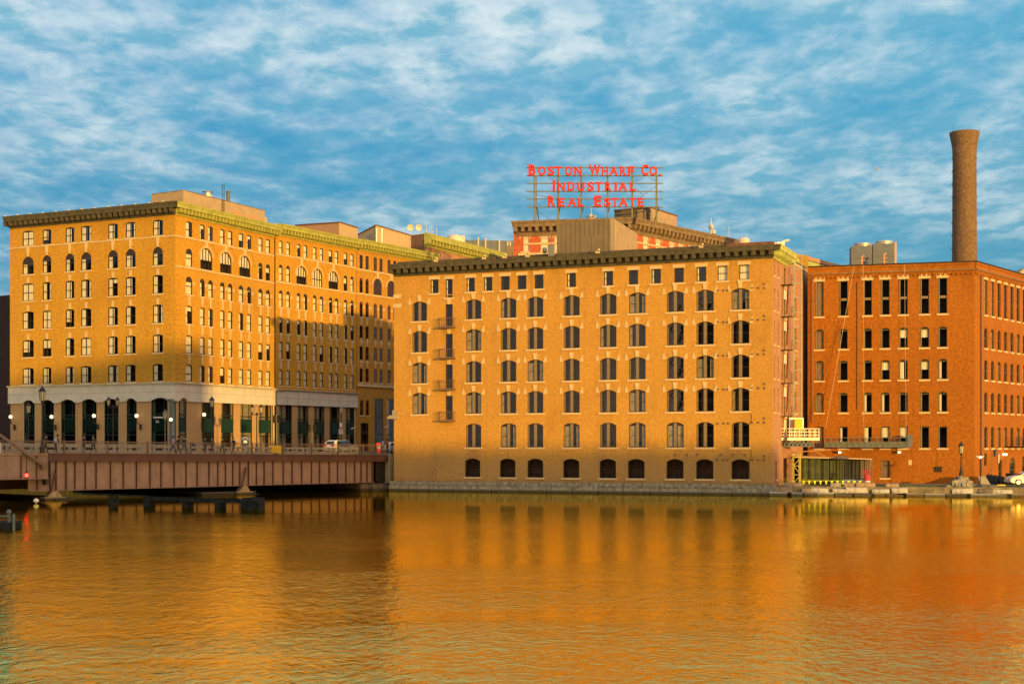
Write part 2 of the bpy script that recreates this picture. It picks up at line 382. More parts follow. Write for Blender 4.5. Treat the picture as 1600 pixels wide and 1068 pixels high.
# ---------------- windows (cached meshes, origin bottom centre of the opening, y inward)
CACHE = {}; D0 = [.16]
def cached(key, fn):
    if key not in CACHE: CACHE[key] = fn()
    return CACHE[key]
def inset(w, h, r, t):
    return [(x, z+t) for x, z in arc_outline(w-2*t, h-2*t, max(0, r-.0*t) if r > .01 else 0)]
def frame_mesh(style, w, h, r, fm, im, d0=.16):
    mb = MB(); f = .07 if d0 > .1 else .05
    def ap(x):                                   # height of the arch at x
        if r <= .01: return h
        rad = (w*w/4+r*r)/(2*r); return h-rad+math.sqrt(max(0, rad*rad-x*x))
    mb.ring(arc_outline(w, h, r), inset(w, h, r, f), d0, d0+.10, 0)
    rail = lambda x0, x1, z, t=.05: mb.box(x0, x1, d0+.01, d0+.085, z-t/2, z+t/2, 0)
    vert = lambda x, z0, z1, t=.05: mb.box(x-t/2, x+t/2, d0+.012, d0+.09, z0, z1, 0)
    if style == 'double':
        m = w*.085; mb.box(-m, m, d0-.07, d0+.12, f, ap(m)-f*.6, 3)
        mb.box(-w/2+f, -w/2+f+.10, d0-.03, d0+.11, f, h-r-.02, 3)
        for s_ in (-1, 1):
            x0, x1 = sorted((s_*m, s_*(w/2-f))); rail(x0, x1, h*.47); vert(x0+.03 if s_ > 0 else x1-.03, f, ap(m)-f, .05)
        rail(-w/2+f, w/2-f, h-r-.02, .05)
    elif style == 'sash2':
        rail(-w/2+f, w/2-f, h*.47, .07); vert(0, f, h-f, .06)
        if r > .3*w: mb.prism([(x, z) for x, z in inset(w, h, r, f*.8) if z > h-r-.05], d0+.02, d0+.07, 0)
    elif style == 'sash1':
        rail(-w/2+f, w/2-f, h*.47, .08)
        if r > .3*w: mb.prism([(x, z) for x, z in inset(w, h, r, f*.8) if z > h-r-.05], d0+.02, d0+.07, 0)
    elif style == 'arch4':
        rail(-w/2+f, w/2-f, h*.42, .09)
        for x in (-w/4, 0, w/4): vert(x, f, ap(x)-.03, .075)
    elif style == 'tall':
        mb.box(-w/2+f, w/2-f, d0-.02, d0+.1, h*.47-.14, h*.47+.14, 3)
        mb.box(-w/2+f, -w/2+f+.12, d0-.02, d0+.1, f, h-f, 3)
    elif style == 'red1':
        mb.box(-w/2+f, -w/2+f+.12, d0-.02, d0+.1, f, h-r-.02, 3); mb.box(-w/2+f, w/2-f, d0, d0+.1, h-r-.12, h-r-.02, 0)
    elif style == 'plain': rail(-w/2+f, w/2-f, h*.5, .05)
    elif style == 'shop':
        rail(-w/2+f, w/2-f, h*.70, .12); rail(-w/2+f, w/2-f, h*.64, .10); vert(-w*.27, f, h-r-.02, .08); vert(w*.27, h*.64, h-r-.02, .06)
        rail(-w/2+f, w/2-f, h*.33, .10)
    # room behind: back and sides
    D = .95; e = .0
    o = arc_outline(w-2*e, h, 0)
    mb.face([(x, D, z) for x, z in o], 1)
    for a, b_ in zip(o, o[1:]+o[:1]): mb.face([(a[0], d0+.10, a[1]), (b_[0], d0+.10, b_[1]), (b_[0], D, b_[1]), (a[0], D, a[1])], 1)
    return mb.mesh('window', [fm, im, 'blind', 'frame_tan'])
def pane_mesh(w, h, r, gm, d0=.16):
    mb = MB(); mb.face([(x, d0+.045, z) for x, z in inset(w, h, r, .06)]); return mb.mesh('pane', gm)
def blind_mesh(w, h, r, v, mat, d0=.16):
    mb = MB(); x0, x1, zt = -w/2+.08, w/2-.08, h-r-.03
    if v in (8, 9):
        mb.face([(x, d0+.13, z if v == 8 else max(z, h*.45)) for x, z in inset(w, h, r, .08)]); return mb.mesh('blind', mat)
    y = d0+.13
    B = {0: [(x0, x1, h*.5, zt)], 1: [(x0, x0+(x1-x0)*.38, .1, zt)], 2: [(x0, x1, .1, zt)], 3: [(x0, x1, h*.72, zt), (x0, x0+(x1-x0)*.35, .1, h*.72)],
         4: [(x0, x0+(x1-x0)*.55, h*.30, zt)], 5: [(x0, x0+.14*w, .1, zt)], 6: [(x0, 0, .1, zt), (x1-.2*w, x1, .1, zt)], 7: [(x0, x0+(x1-x0)*.6, .1, zt)]}[v]
    for i, (a, b_, c, d) in enumerate(B):
        k = max(2, int((b_-a)/.14))
        pts = [(a+(b_-a)*j/k, y+i*.01+(.03 if j % 2 else 0)) for j in range(k+1)]
        for p, q in zip(pts, pts[1:]): mb.face([(p[0], p[1], c), (q[0], q[1], c), (q[0], q[1], d), (p[0], p[1], d)])
    return mb.mesh('blind', mat)
def window(root, F, style, u, z, w, h, r=0.0, fm='frame_dark', im='interior', gm='glass', blinds=(), bm='blind', sill='stone', sillw=.18,
           name='window', lintel=None, key=None, ears=None, push=0.0, keyh=.7, d0=None):
    d0 = D0[0] if d0 is None else d0
    w, h, r = round(w, 2), round(h, 2), round(r, 2)
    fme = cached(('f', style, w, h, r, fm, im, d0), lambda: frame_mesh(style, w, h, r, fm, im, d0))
    W = F.P(u, z, -push); o = put(name, fme, root, W, F.rz)
    if gm: put('pane', cached(('p', w, h, r, gm, d0), lambda: pane_mesh(w, h, r, gm, d0)), o, W, F.rz)
    if blinds:
        v = random.choice(blinds)
        if style == 'arch4': v = random.choice((8, 9, 8))
        if v is not None: put('blind', cached(('b', w, h, r, v, bm, d0), lambda: blind_mesh(w, h, r, v, bm, d0)), o, W, F.rz)
    if sill:
        def mk():
            mb = MB(); mb.box(-w/2-sillw, w/2+sillw, -.10, .15, -.20, -.003); return mb.mesh('sill', sill)
        put('sill', cached(('s', w, sill, sillw), mk), o, W, F.rz)
    if lintel:
        def mk():
            mb = MB(); mb.box(-w/2-.16, w/2+.16, -.04, .12, h+.003, h+lintel[1]); return mb.mesh('lintel', lintel[0])
        put('lintel', cached(('l', w, h, lintel), mk), o, W, F.rz)
    if key:
        def mk():
            mb = MB(); a, b_ = (.15, .24) if keyh < 1 else (.14, .26); mb.prism([(-a, h+.02), (a, h+.02), (b_, h+keyh), (-b_, h+keyh)], -.09, .05); return mb.mesh('keystone', key)
        put('keystone', cached(('k', w, h, key, keyh), mk), o, W, F.rz)
    if ears:
        for s_ in (-1, 1):
            def mk():
                mb = MB(); x = w/2; P = [(s_*(x+.02), h-r-.02), (s_*(x+.42), h-r-.02), (s_*(x+.42), h-r+.30), (s_*(x+.30), h-r+.75), (s_*(x+.14), h-r+.36)]
                mb.prism(P, -.05, .05); return mb.mesh('skewback', ears)
            put('skewback', cached(('e', w, h, r, ears, s_), mk), o, W, F.rz)
    return o

def cornice(root, F, u0, u1, z, prof, mat, m0=0.0, m1=0.0, brk=None, name='cornice'):
    """prof: (out, dz) from the wall round to the top; m0/m1: tan(half turn) mitre at each end (+ = convex)"""
    mb = MB(); n = len(prof)
    A = [(u0-o*m0, -o, z+dz) for o, dz in prof]; B = [(u1+o*m1, -o, z+dz) for o, dz in prof]
    b = len(mb.v); mb.v += A+B
    for i in range(n):
        j = (i+1) % n; mb.f.append((b+i, b+n+i, b+n+j, b+j)); mb.m.append(0)
    mb.f += [tuple(range(b, b+n)), tuple(range(b+2*n-1, b+n-1, -1))]; mb.m += [0, 0]
    if brk:
        sp, w_, o0, o1, za, zb = brk; k = max(1, round((u1-u0+.6)/sp)); s0 = u0-.3
        for i in range(k+1):
            x = u0+.0 + (u1-u0)*i/k
            mb.hexa([(x-w_/2, -o0+.12, z+zb), (x+w_/2, -o0+.12, z+zb), (x+w_/2, -.1, z+zb), (x-w_/2, -.1, z+zb),
                     (x-w_/2, -o0, z+za), (x+w_/2, -o0, z+za), (x+w_/2, -.1, z+za), (x-w_/2, -.1, z+za)])
    return mb.build(name, mat, root, F.A, F.rz)
def belt(root, F, u0, u1, z, h, out, mat, m0=0, m1=0, name='string_course'):
    return cornice(root, F, u0, u1, z, [(-.02, -h), (out, -h), (out, 0), (-.02, 0)], mat, m0, m1, name=name)
def poly_roof(root, pts, z, mat='roof', t=.3, name='roof'):
    mb = MB(); o = pts[0]; mb.slab([(p[0]-o[0], p[1]-o[1]) for p in pts], 0, t); return mb.build(name, mat, root, (o[0], o[1], z-t))
def plain_wall(root, A, B, z0, z1, mat, name='wall', t=.3):
    F = Facade(A, B); mb = MB(); mb.box(0, F.L, 0, t, z0, z1); return mb.build(name, mat, root, F.A, F.rz)
# =====================================================================================  SETTING
o = structure(MB().build('water', 'water')); bpy.data.objects.remove(o)
mb = MB(); mb.face([(-3000, -600, 0), (3000, -600, 0), (3000, 5000, 0), (-3000, 5000, 0)]); structure(mb.build('water', 'water'))
C = Facade(pt(615.5, D=166.4), pt(1207, D=150.0))
CS = Facade(C.B, (C.B.x+.374*19, C.B.y+.927*19))
RB = Facade(pt(1262, D=165.0), pt(1523, D=160.0)); RS = Facade(RB.B, toward(RB.B, 2560, 40))
LF = Facade(pt(15.5, D=194.0), pt(274, D=182.0))
RA = Facade(LF.B, toward(LF.B, 1868, 21.65))
RBB = Facade(pt(430.3, D=201.9), pt(556.8, D=217.8)); RC = Facade(pt(557.2, D=218.0), pt(672, D=234.0))
cl = (C.A.x-.35, C.A.y-.3)
# upper land: the streets and city behind the seawall
mb = MB(); mb.slab([(-900, 420), (-110, 206), (-60, 184), (-30, 173.5), (-14.6, 169.0), (-13.6, 168.4), (9, 224), (33, 222), (33, 196), (420, 330), (1600, 400), (1600, 2600), (-1600, 2600), (-1600, 700)], -2.0, 4.2)
structure(mb.build('street_ground', 'pavement'))
mb = MB(); mb.slab([(-28, 175), (-14.2, 170.5), (30, 280), (0, 285), (-40, 190)], 4.204, 4.23); structure(mb.build('road', 'asphalt'))
# lower land: the quay in front of the red building
q0 = (C.B.x-.1, C.B.y+.6)
mb = MB(); mb.slab([q0, (33.5, 148.9), (50, 145.2), (64, 142.3), (130, 128), (400, 120), (400, 320), (60, 260), (24, 196)], -2.0, .92)
structure(mb.build('quay_ground', 'earth'))
mb = MB(); mb.slab([(29, 152.5), (47, 148.2), (58, 147.4), (58, 149.6), (48, 150.4), (30, 155)], .9, 1.0); structure(mb.build('grass_strip', 'grass_green'))
mb = MB(); mb.slab([(52.5, 152), (140, 133), (140, 190), (72, 190), (52, 160.5)], .92, .99); structure(mb.build('parking_ground', 'pavement'))

# =====================================================================================  CENTRE: buff brick warehouse
root = thing('brick_warehouse', 'buff brick seven-storey warehouse standing straight in the water with arched windows and keystones', 'building', (C.A.x, C.A.y, 0))
ZC = 25.95; ZB = 1.10
Z = lambda px, py: C.z(px, py)
cols = [655.3, 739.7, 794.2, 836.2, 892.9, 950, 995.5, 1054.8, 1101.5, 1156.7]
rows = [(450.2, 483.4), (500.3, 536.5), (553.8, 589.4), (605.6, 641.9), (658.6, 698.5)]
WW = 1.90
ops = []; todo = []
for ri, (a, b_) in enumerate(rows):
    zt, zb = Z(1156.7, a), Z(1156.7, b_)
    for ci, c in enumerate(cols):
        if ri == 4 and ci == 0: continue
        op = (C.u(c), WW, zb, zt-zb, .30); ops.append(op); todo.append(('w', op, ri))
zt, zb = Z(1156.7, 717), Z(1156.7, 748.2)
for c in [738.3, 793, 836.3, 892.3, 949.5, 994, 1054.5, 1101, 1156.5]:
    op = (C.u(c), WW-.02, zb, zt-zb, .30); ops.append(op); todo.append(('a', op, 0))
tops = [678.5, 735, 762.3, 789.3, 815.4, 842, 892.6, 950.5, 989.5, 1025, 1060.8, 1095.7, 1128.6, 1162.6]
zt, zb = Z(892.6, 426.4), Z(892.6, 448.6)
for i, c in enumerate(tops):
    op = (C.u(c), 1.07, zb, zt-zb, 0); ops.append(op); todo.append(('t', op, i))
op = (C.u(701.3), .92, Z(701, 464.7), Z(701, 436)-Z(701, 464.7), 0); ops.append(op); todo.append(('t', op, 0))
doors = []
for a, b_ in ((475.2, 509.6), (521.4, 557.6), (569.2, 606.5), (618, 655.2)):
    op = (C.u(701.5), .92, Z(701, b_), Z(701, a)-Z(701, b_), 0); ops.append(op); doors.append(op)
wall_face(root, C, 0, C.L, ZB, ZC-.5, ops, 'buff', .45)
for k, op, i in todo:
    u, w_, z, h, r = op
    if k == 'w':
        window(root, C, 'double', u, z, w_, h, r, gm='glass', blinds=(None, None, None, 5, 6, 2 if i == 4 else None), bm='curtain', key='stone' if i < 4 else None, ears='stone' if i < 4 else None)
    elif k == 't':
        window(root, C, 'plain', u, z, w_, h, 0, lintel=('stone', .38), blinds=(2,) if i in (12, 13) else (None, None, 5))
    else:
        o = window(root, C, 'none', u, z, w_, h, r, gm=None, im='interior_brown', name='arcade_opening')
        mb = MB()
        for zz in (.25, .55, .85): mb.box(-w_/2, w_/2, .3, .36, zz, zz+.05)
        for x in (-.3, .35): mb.box(x, x+.06, .3, .36, 0, .85)
        mb.build('railing', 'iron', o, C.P(u, z), C.rz)
for u, w_, z, h, r in doors:
    window(root, C, 'plain', u, z, w_, h, 0, sill=None, name='balcony_door', key='stone', keyh=.55)
    uc = u-.12; mb = MB(); mb.box(uc-.95, uc+.95, -.80, 0, z-.24, z-.04); bal = mb.build('balcony', 'rail_brown', root, C.A, C.rz)
    mb = MB()
    for x in [uc-.93+.93*2*i/9 for i in range(10)]: mb.box(x-.012, x+.012, -.79, -.765, z-.02, z+.88)
    for x in (uc-.93, uc+.91):
        for y in (-.6, -.4, -.2): mb.box(x, x+.02, y, y+.02, z-.02, z+.88)
        mb.box(x, x+.03, -.79, 0, z+.85, z+.90)
    mb.box(uc-.95, uc+.95, -.80, -.75, z+.85, z+.91); mb.build('railing', 'rail_brown', bal, C.A, C.rz)
belt(root, C, 0, C.L-.05, Z(1157, 440), .10, .045, 'buff')
# stone corner blocks on the left edge
for py, h in ((463, .42), (477.5, .45)):
    mb = MB(); z = Z(620, py); mb.box(-.06, .95, -.05, .2, z-h/2, z+h/2); mb.build('quoin', 'stone', root, C.A, C.rz)
mb = MB(); z = Z(617, 654); mb.box(-.75, .62, -.28, .3, z, z+.22); mb.box(-.6, .45, -.2, .3, z+.22, z+.42); mb.box(-.15, .45, -.14, .25, z+.42, z+1.0); mb.build('corner_bracket', 'concrete', root, C.A, C.rz)
# iron anchor plates
mb = MB()
for py, xs in ((453.5, (1122, 1131, 1137)), (502.5, (1122, 1131, 1137)), (555.5, (1122, 1131, 1137)), (608, (1122, 1131, 1137)), (661, (1122, 1131, 1137)), (717, (1120, 1130, 1137)),
               (450, (1175.2, 1185, 1194)), (499.5, (1175.2, 1184.5, 1194)), (553, (1175.2, 1184.5, 1194)), (606, (1175.2, 1185, 1194.5)), (659.5, (1175.2, 1185, 1194)), (718, (1175, 1184.5, 1193.5))):
    pass
anch = [(x, y) for y, xs in ((453.5, (1121.5, 1130.5, 1137)), (503, (1121.5, 1130.5, 1137)), (555.5, (1121.5, 1130.5, 1137)), (608, (1121.5, 1131, 1137)), (661, (1121.5, 1131, 1138)), (718, (1120, 1130.5, 1137)),
        (450, (1175.2, 1185, 1194)), (499.5, (1175.2, 1184.5, 1194)), (553, (1175.2, 1184.5, 1194)), (606, (1175.2, 1185, 1194.5)), (659.5, (1175.2, 1185, 1194)), (718, (1175, 1184.5, 1193.5)),
        (710, (1054.7, 1073.5, 1089.6, 1126, 1145, 1164))) for x in xs]
anch += [(1194, y) for y in (443.5, 493.5, 547, 599.5, 653, 711.5)]
am = cached('anchor', lambda: (lambda m: (m.tube((0, -.07, 0), (0, .02, 0), .12, 8), m.tube((0, -.12, 0), (0, 0, 0), .04, 6), m.mesh('wall_anchor', 'rail_brown'))[-1])(MB()))
for x, y in anch: put('wall_anchor', am, root, C.P(C.u(x), C.z(x, y)), C.rz)
# crack from the lower window down to the corner opening
mb = MB(); pts = [(1171, 642), (1174.5, 650), (1173, 658), (1171, 662), (1172.5, 700), (1174, 712), (1171, 718), (1170.5, 730), (1172, 742), (1171, 750)]
for i in (0, 1, 2, 4, 5, 6, 7, 8):
    a, b_ = pts[i], pts[i+1]; ua, ub = C.u(a[0]), C.u(b_[0]); za, zb = C.z(*a), C.z(*b_)
    mb.bar((ua, -.012, za), (ub, -.012, zb+.0), .045, .03)
mb.build('drain_crack', 'iron', root, C.A, C.rz)
# right side wall
zr = [C.z(1156.7, 410), C.z(1156.7, 433.5)]
ops = []; T = []
for uu in (1.0, 2.95):
    op = (uu, .62, zr[1]+.2, zr[0]-zr[1]+.3, 0); ops.append(op); T.append((op, 'plain'))
    for a, b_ in rows[:4]:
        z0, z1 = C.z(1156.7, b_)-.1, C.z(1156.7, a); op = (uu, .62, z0, z1-z0, .2); ops.append(op); T.append((op, 'plain'))
for i, (a, b_) in enumerate([(410, 433)]+rows[:4]):
    z0, z1 = C.z(1156.7, b_)-.5, C.z(1156.7, a); op = (6.6, 1.3, z0, z1-z0, .0); ops.append(op); T.append((op, 'sash2'))
for uu in (12.6,):
    for a, b_ in rows[:4]:
        z0, z1 = C.z(1156.7, b_), C.z(1156.7, a); op = (uu, 1.3, z0, z1-z0, .0); ops.append(op); T.append((op, 'sash2'))
ops.append((1.9, .9, ZB+.5, 1.9, .2)); T.append(((1.9, .9, ZB+.5, 1.9, .2), 'plain'))
ops.append((7.0, 2.6, ZB+.02, 2.7, 0)); T.append(((7.0, 2.6, ZB+.02, 2.7, 0), 'none'))
wall_face(root, CS, 0, CS.L, .92, ZC-.5, ops, 'pink_brick', .4)
for op, st in T:
    u, w_, z, h, r = op
    window(root, CS, st, u, z, w_, h, r, fm='frame_olive', im='interior_brown', gm='glass' if st != 'none' else None, sillw=.12, sill=None if st == 'none' else 'stone')
    if st == 'sash2' and u < 8:
        mb = MB(); mb.box(-.6, .6, -.04, .1, -1.35, -.35); mb.build('spandrel_panel', 'white_paint', root, CS.P(u, z), CS.rz)
# iron fire escape zigzag on the side wall
fe = MB()
for k, (a, b_) in enumerate([(410, 433)]+rows[:4]):
    z = C.z(1156.7, b_)-.45; fe.box(4.3, 5.4, -1.15, 0, z-.06, z); fe.bar((4.35, -1.12, z), (4.35, -1.12, z+1.0), .04); fe.bar((5.35, -1.12, z), (5.35, -1.12, z+1.0), .04)
    fe.box(4.3, 5.4, -1.15, -1.11, z+.95, z+1.0); fe.box(4.3, 5.4, -1.15, -1.11, z+.5, z+.53); fe.bar((4.5, -.6, z-3.1), (5.2, -.6, z-.05), .35, .05)
fe.build('fire_escape', 'iron', root, CS.A, CS.rz)
PROF = [(-.02, -1.30), (.10, -1.30), (.16, -1.12), (.22, -1.08), (.22, -.56), (1.0, -.52), (1.02, -.36), (1.12, -.10), (1.16, .0), (.0, .12), (-.02, .12)]
PROFL = PROF
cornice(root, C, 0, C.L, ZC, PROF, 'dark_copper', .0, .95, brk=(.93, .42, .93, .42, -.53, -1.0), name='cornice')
cornice(root, CS, 0, 8.1, ZC, PROF, 'green_copper', .95, 0, brk=(.93, .34, .93, .42, -.53, -1.0), name='cornice')
mb = MB(); mb.box(C.L-4.6, C.L+.2, -.9, .3, ZC+.0, ZC+.34); mb.build('parapet_cap', 'brown_roof_edge', root, C.A, C.rz)
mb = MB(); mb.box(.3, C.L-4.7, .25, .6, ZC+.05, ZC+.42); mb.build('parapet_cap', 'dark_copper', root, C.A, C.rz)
mb = MB(); mb.box(8.2, 19, -.05, .3, ZC-.6, ZC-.35); mb.build('parapet_cap', 'stone', root, CS.A, CS.rz)
bl = (C.A.x+.374*23, C.A.y+.927*23); br = (C.B.x+.374*23, C.B.y+.927*23)
poly_roof(root, [(C.A.x+.3, C.A.y+.3), (C.B.x-.2, C.B.y+.3), br, bl], ZC)
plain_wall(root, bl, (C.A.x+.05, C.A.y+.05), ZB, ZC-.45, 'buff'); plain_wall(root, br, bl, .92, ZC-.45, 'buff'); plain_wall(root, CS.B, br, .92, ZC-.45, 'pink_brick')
for px, py in ((685, 406), (760, 401), (792, 401), (828, 399), (1098, 383.5), (937, 395)):
    mb = MB(); u = C.u(px); mb.box(u-.18, u+.18, -.9, -.5, ZC+.05, ZC+.30); mb.tube((u, -.7, ZC+.25), (u+.25, -1.0, ZC+.42), .12, 8); mb.build('floodlight', 'stone', root, C.A, C.rz)
# metal roof plant room
PF = Facade(pt(870, D=160.7), pt(958, D=158.0)); PS = Facade(PF.B, pt(996, D=165.8))
def corrug(root, F, z0, z1, mat, name='plant_room_wall', pitch=.55, z1b=None, dep=.3):
    mb = MB(); n = int(F.L/pitch); z1b = z1 if z1b is None else z1b
    for i in range(n):
        a, b_ = F.L*i/n, F.L*(i+1)/n; c = a+(b_-a)*.88; ta, tb = z1+(z1b-z1)*a/F.L, z1+(z1b-z1)*b_/F.L
        mb.hexa([(a, 0, z0), (c, 0, z0), (c, dep, z0), (a, dep, z0), (a, 0, ta), (c, 0, tb), (c, dep, tb), (a, dep, ta)])
        mb.hexa([(c, .05, z0), (b_, .05, z0), (b_, dep, z0), (c, dep, z0), (c, .05, tb), (b_, .05, tb), (b_, dep, tb), (c, dep, tb)])
    return mb.build(name, mat, root, F.A, F.rz)
zp = CAMZ+348.5/FPX*160.7
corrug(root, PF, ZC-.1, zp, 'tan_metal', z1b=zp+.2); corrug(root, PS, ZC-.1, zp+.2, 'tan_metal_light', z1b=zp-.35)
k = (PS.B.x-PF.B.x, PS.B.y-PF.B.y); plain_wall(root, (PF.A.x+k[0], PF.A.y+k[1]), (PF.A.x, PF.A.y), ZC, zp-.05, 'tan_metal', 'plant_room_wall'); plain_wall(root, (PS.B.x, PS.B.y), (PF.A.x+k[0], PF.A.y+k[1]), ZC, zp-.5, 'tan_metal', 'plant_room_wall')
mb = MB(); mb.face([(PF.A.x, PF.A.y, zp), (PF.B.x, PF.B.y, zp+.2), (PS.B.x, PS.B.y, zp-.35), (PF.A.x+k[0], PF.A.y+k[1], zp-.4)]); mb.build('plant_room_roof', 'roof', root)
mb = MB(); u0 = PF.L*.42
for a in (u0, u0+1.35): mb.box(a, a+1.3, -.04, .02, ZC, ZC+2.35)
mb.build('plant_room_door', 'tan_metal', root, PF.A, PF.rz)
for a, b_, px in (('antenna_box', 'galvanised', 861),):
    mb = MB(); p = pt(px, D=159.0); mb.box(-.35, .35, -.3, .3, 0, 1.3); mb.tube((0, 0, 1.3), (0, 0, 3.2), .05); mb.tube((-.7, -.3, .5), (-.7, -.0, .9), .25, 10); mb.build('antenna_box', 'grey_metal', root, (p[0], p[1], ZC))
# granite quay the building stands on
qz = thing('granite_quay_wall', 'two-course granite quay wall at the waterline under the buff brick warehouse', 'quay wall', (C.A.x, C.A.y, 0))
mb = MB(); rnd = random.Random(3)
for (z0, z1, out) in ((-1.5, .62, .55), (.66, 1.10, .35)):
    u = -.4
    while u < C.L+.1:
        w_ = rnd.uniform(2.2, 3.4) if z0 < 0 else rnd.uniform(1.0, 2.6); e = min(C.L+.3, u+w_); j = rnd.uniform(-.03, .03)
        mb.box(u+.03, e-.02, -out+j, 1.4, z0, z1+j*.5); u = e+.01
mb.box(-.35, C.L+.2, -.3, 1.3, -1.5, 1.06)
mb.build('granite_course', 'granite', qz, C.A, C.rz)
# little white-black camera ornament on the right roof corner
mb = MB(); mb.box(-.4, .4, -.2, .2, 0, .35); mb.box(-.9, -.45, -.15, .15, .05, .3); mb.tube((.2, 0, .4), (.9, -.2, .55), .13, 8); p = C.P(C.L+.6, ZC+.15, -1.2)
tag(mb.build('roof_camera', 'white_paint', None, p, 0), 'small white floodlight cluster on the right roof corner of the buff brick warehouse', 'floodlight')

D0[0] = .04
# =====================================================================================  LEFT: tan corner building, its neighbours
def sign_rows(F, px, prs): return [(F.z(px, a), F.z(px, b_)) for a, b_ in prs]
RW = sign_rows(LF, 246.5, [(344.8, 369.2), (387.1, 416.0), (431, 459.9), (477.2, 506.0), (523.9, 552.1), (569.6, 596.4)])
ZL = LF.z(272, 317.5)
YB = (0, 1, 1, 3, 3, 7, 4, 6, 2, 7)
b1 = thing('corner_office_building', 'tan brick seven-storey corner building with white stone frieze and green shopfronts at the street', 'building', (LF.A.x, LF.A.y, 4.2))
lc = [43.8, 73.2, 109.1, 134.5, 176.4, 204, 246.5]
ops = []; T = []
for i, (zt, zb) in enumerate(RW):
    for c in lc:
        wdt = {43.8: 1.98, 73.2: 1.51, 109.1: 1.48, 134.5: 1.72}.get(c, 1.62)
        r = .6*wdt-.1*wdt if i == 1 else .14
        op = (LF.u(c), wdt, zb+.12, zt-zb, r); ops.append(op); T.append((op, i))
zf1, zf0 = LF.z(270, 597.0), LF.z(270, 622.5)
zg = 4.3
gc = [(45.8, 17.5), (75, 19), (106.6, 22.7), (139.6, 22.8), (174.1, 21.8), (205.7, 15.2), (249, 25)]
gops = []
for c, wp in gc: gops.append((LF.u(c), wp*.107 if c < 240 else 2.6, zg, zf0+.15-zg, .45))
wall_face(b1, LF, 0, LF.L, zf1-.3, ZL-.5, [op for op in ops], 'gold', .24, n=12)
wall_face(b1, LF, .15, LF.L-.8, 4.0, zf0+.3, gops, 'pier_brick', .5, name='ground_floor_wall')
for op, i in T:
    u, w_, z, h, r = op
    window(b1, LF, 'sash2', u, z, w_, h, r, blinds=YB, key='stone' if i in (1,) else None, keyh=1.45 if i == 1 else .7, name='arched_window' if i == 1 else 'window', sillw=.12)
    if i in (2, 3, 4):
        mb = MB(); mb.prism([(-.16, .55), (.16, .55), (.22, 1.35), (-.22, 1.35)], -.06, .05); 
        put('keystone', cached(('kk', i), lambda: mb.mesh('keystone', 'stone')), b1, LF.P(u, z+h-.55+.02+.12-.12), LF.rz)
for u, w_, z, h, r in gops:
    window(b1, LF, 'shop', u, z, w_, h, r, fm='shop_green', im='interior', gm='glass_dark', blinds=(None, 5, 5), bm='curtain', sill=None, name='shop_window')
    mb = MB(); mb.box(-w_/2+.06, w_/2-.06, .12, .2, h*.38, h*.63); mb.build('spandrel_panel', 'green_panel', b1, LF.P(u, z), LF.rz)
# white frieze with arched bottom edge, both faces
def frieze(root, F, u0, u1, zb, zt, arches, mat='frieze_stone', out=.22, m0=0, m1=0):
    mb = MB()
    segs = sorted(arches)
    x = u0; pb = zb-.3 if arches else zb
    for c, w_ in segs:
        mb.box(x, c-w_/2, -out, .1, pb, zt-.3)
        ol = arc_outline(w_, .45, .449, 8)[2:]
        for a, b_ in zip(ol, ol[1:]):
            mb.hexa([(c+b_[0], -out, zb-.3+a[1] if 0 else zb-.30+b_[1]), (c+a[0], -out, zb-.30+a[1]), (c+a[0], .1, zb-.30+a[1]), (c+b_[0], .1, zb-.30+b_[1]),
                     (c+b_[0], -out, zt-.3), (c+a[0], -out, zt-.3), (c+a[0], .1, zt-.3), (c+b_[0], .1, zt-.3)])
        x = c+w_/2
    mb.box(x, u1, -out, .1, pb, zt-.3)
    o = mb.build('stone_frieze', mat, root, F.A, F.rz)
    cornice(root, F, u0, u1, zt, [(-.02, -.30), (out+.02, -.30), (out+.10, -.16), (out+.28, -.10), (out+.30, 0), (-.02, .02)], mat, m0, m1, name='stone_cornice')
    mb = MB()
    for f in (.42,): mb.box(u0, u1, -out-.012, -out+.01, zb+(zt-zb)*f, zb+(zt-zb)*f+.035)
    k = int((u1-u0)/2.2)
    for i in range(1, k): x = u0+(u1-u0)*i/k; mb.box(x, x+.035, -out-.012, -out+.01, zb+.02 if not arches else zb+(zt-zb)*.42, zt-.32)
    mb.build('frieze_joints', 'concrete', root, F.A, F.rz)
frieze(b1, LF, -.15, LF.L+.1, zf0, zf1, [(g[0], g[1]+.15) for g in gops[:-1]]+[(gops[-1][0]+.3, 3.4)], m0=0, m1=.95)
belt(b1, LF, 0, LF.L, RW[0][1]+.0, .16, .08, 'stone', 0, .9)
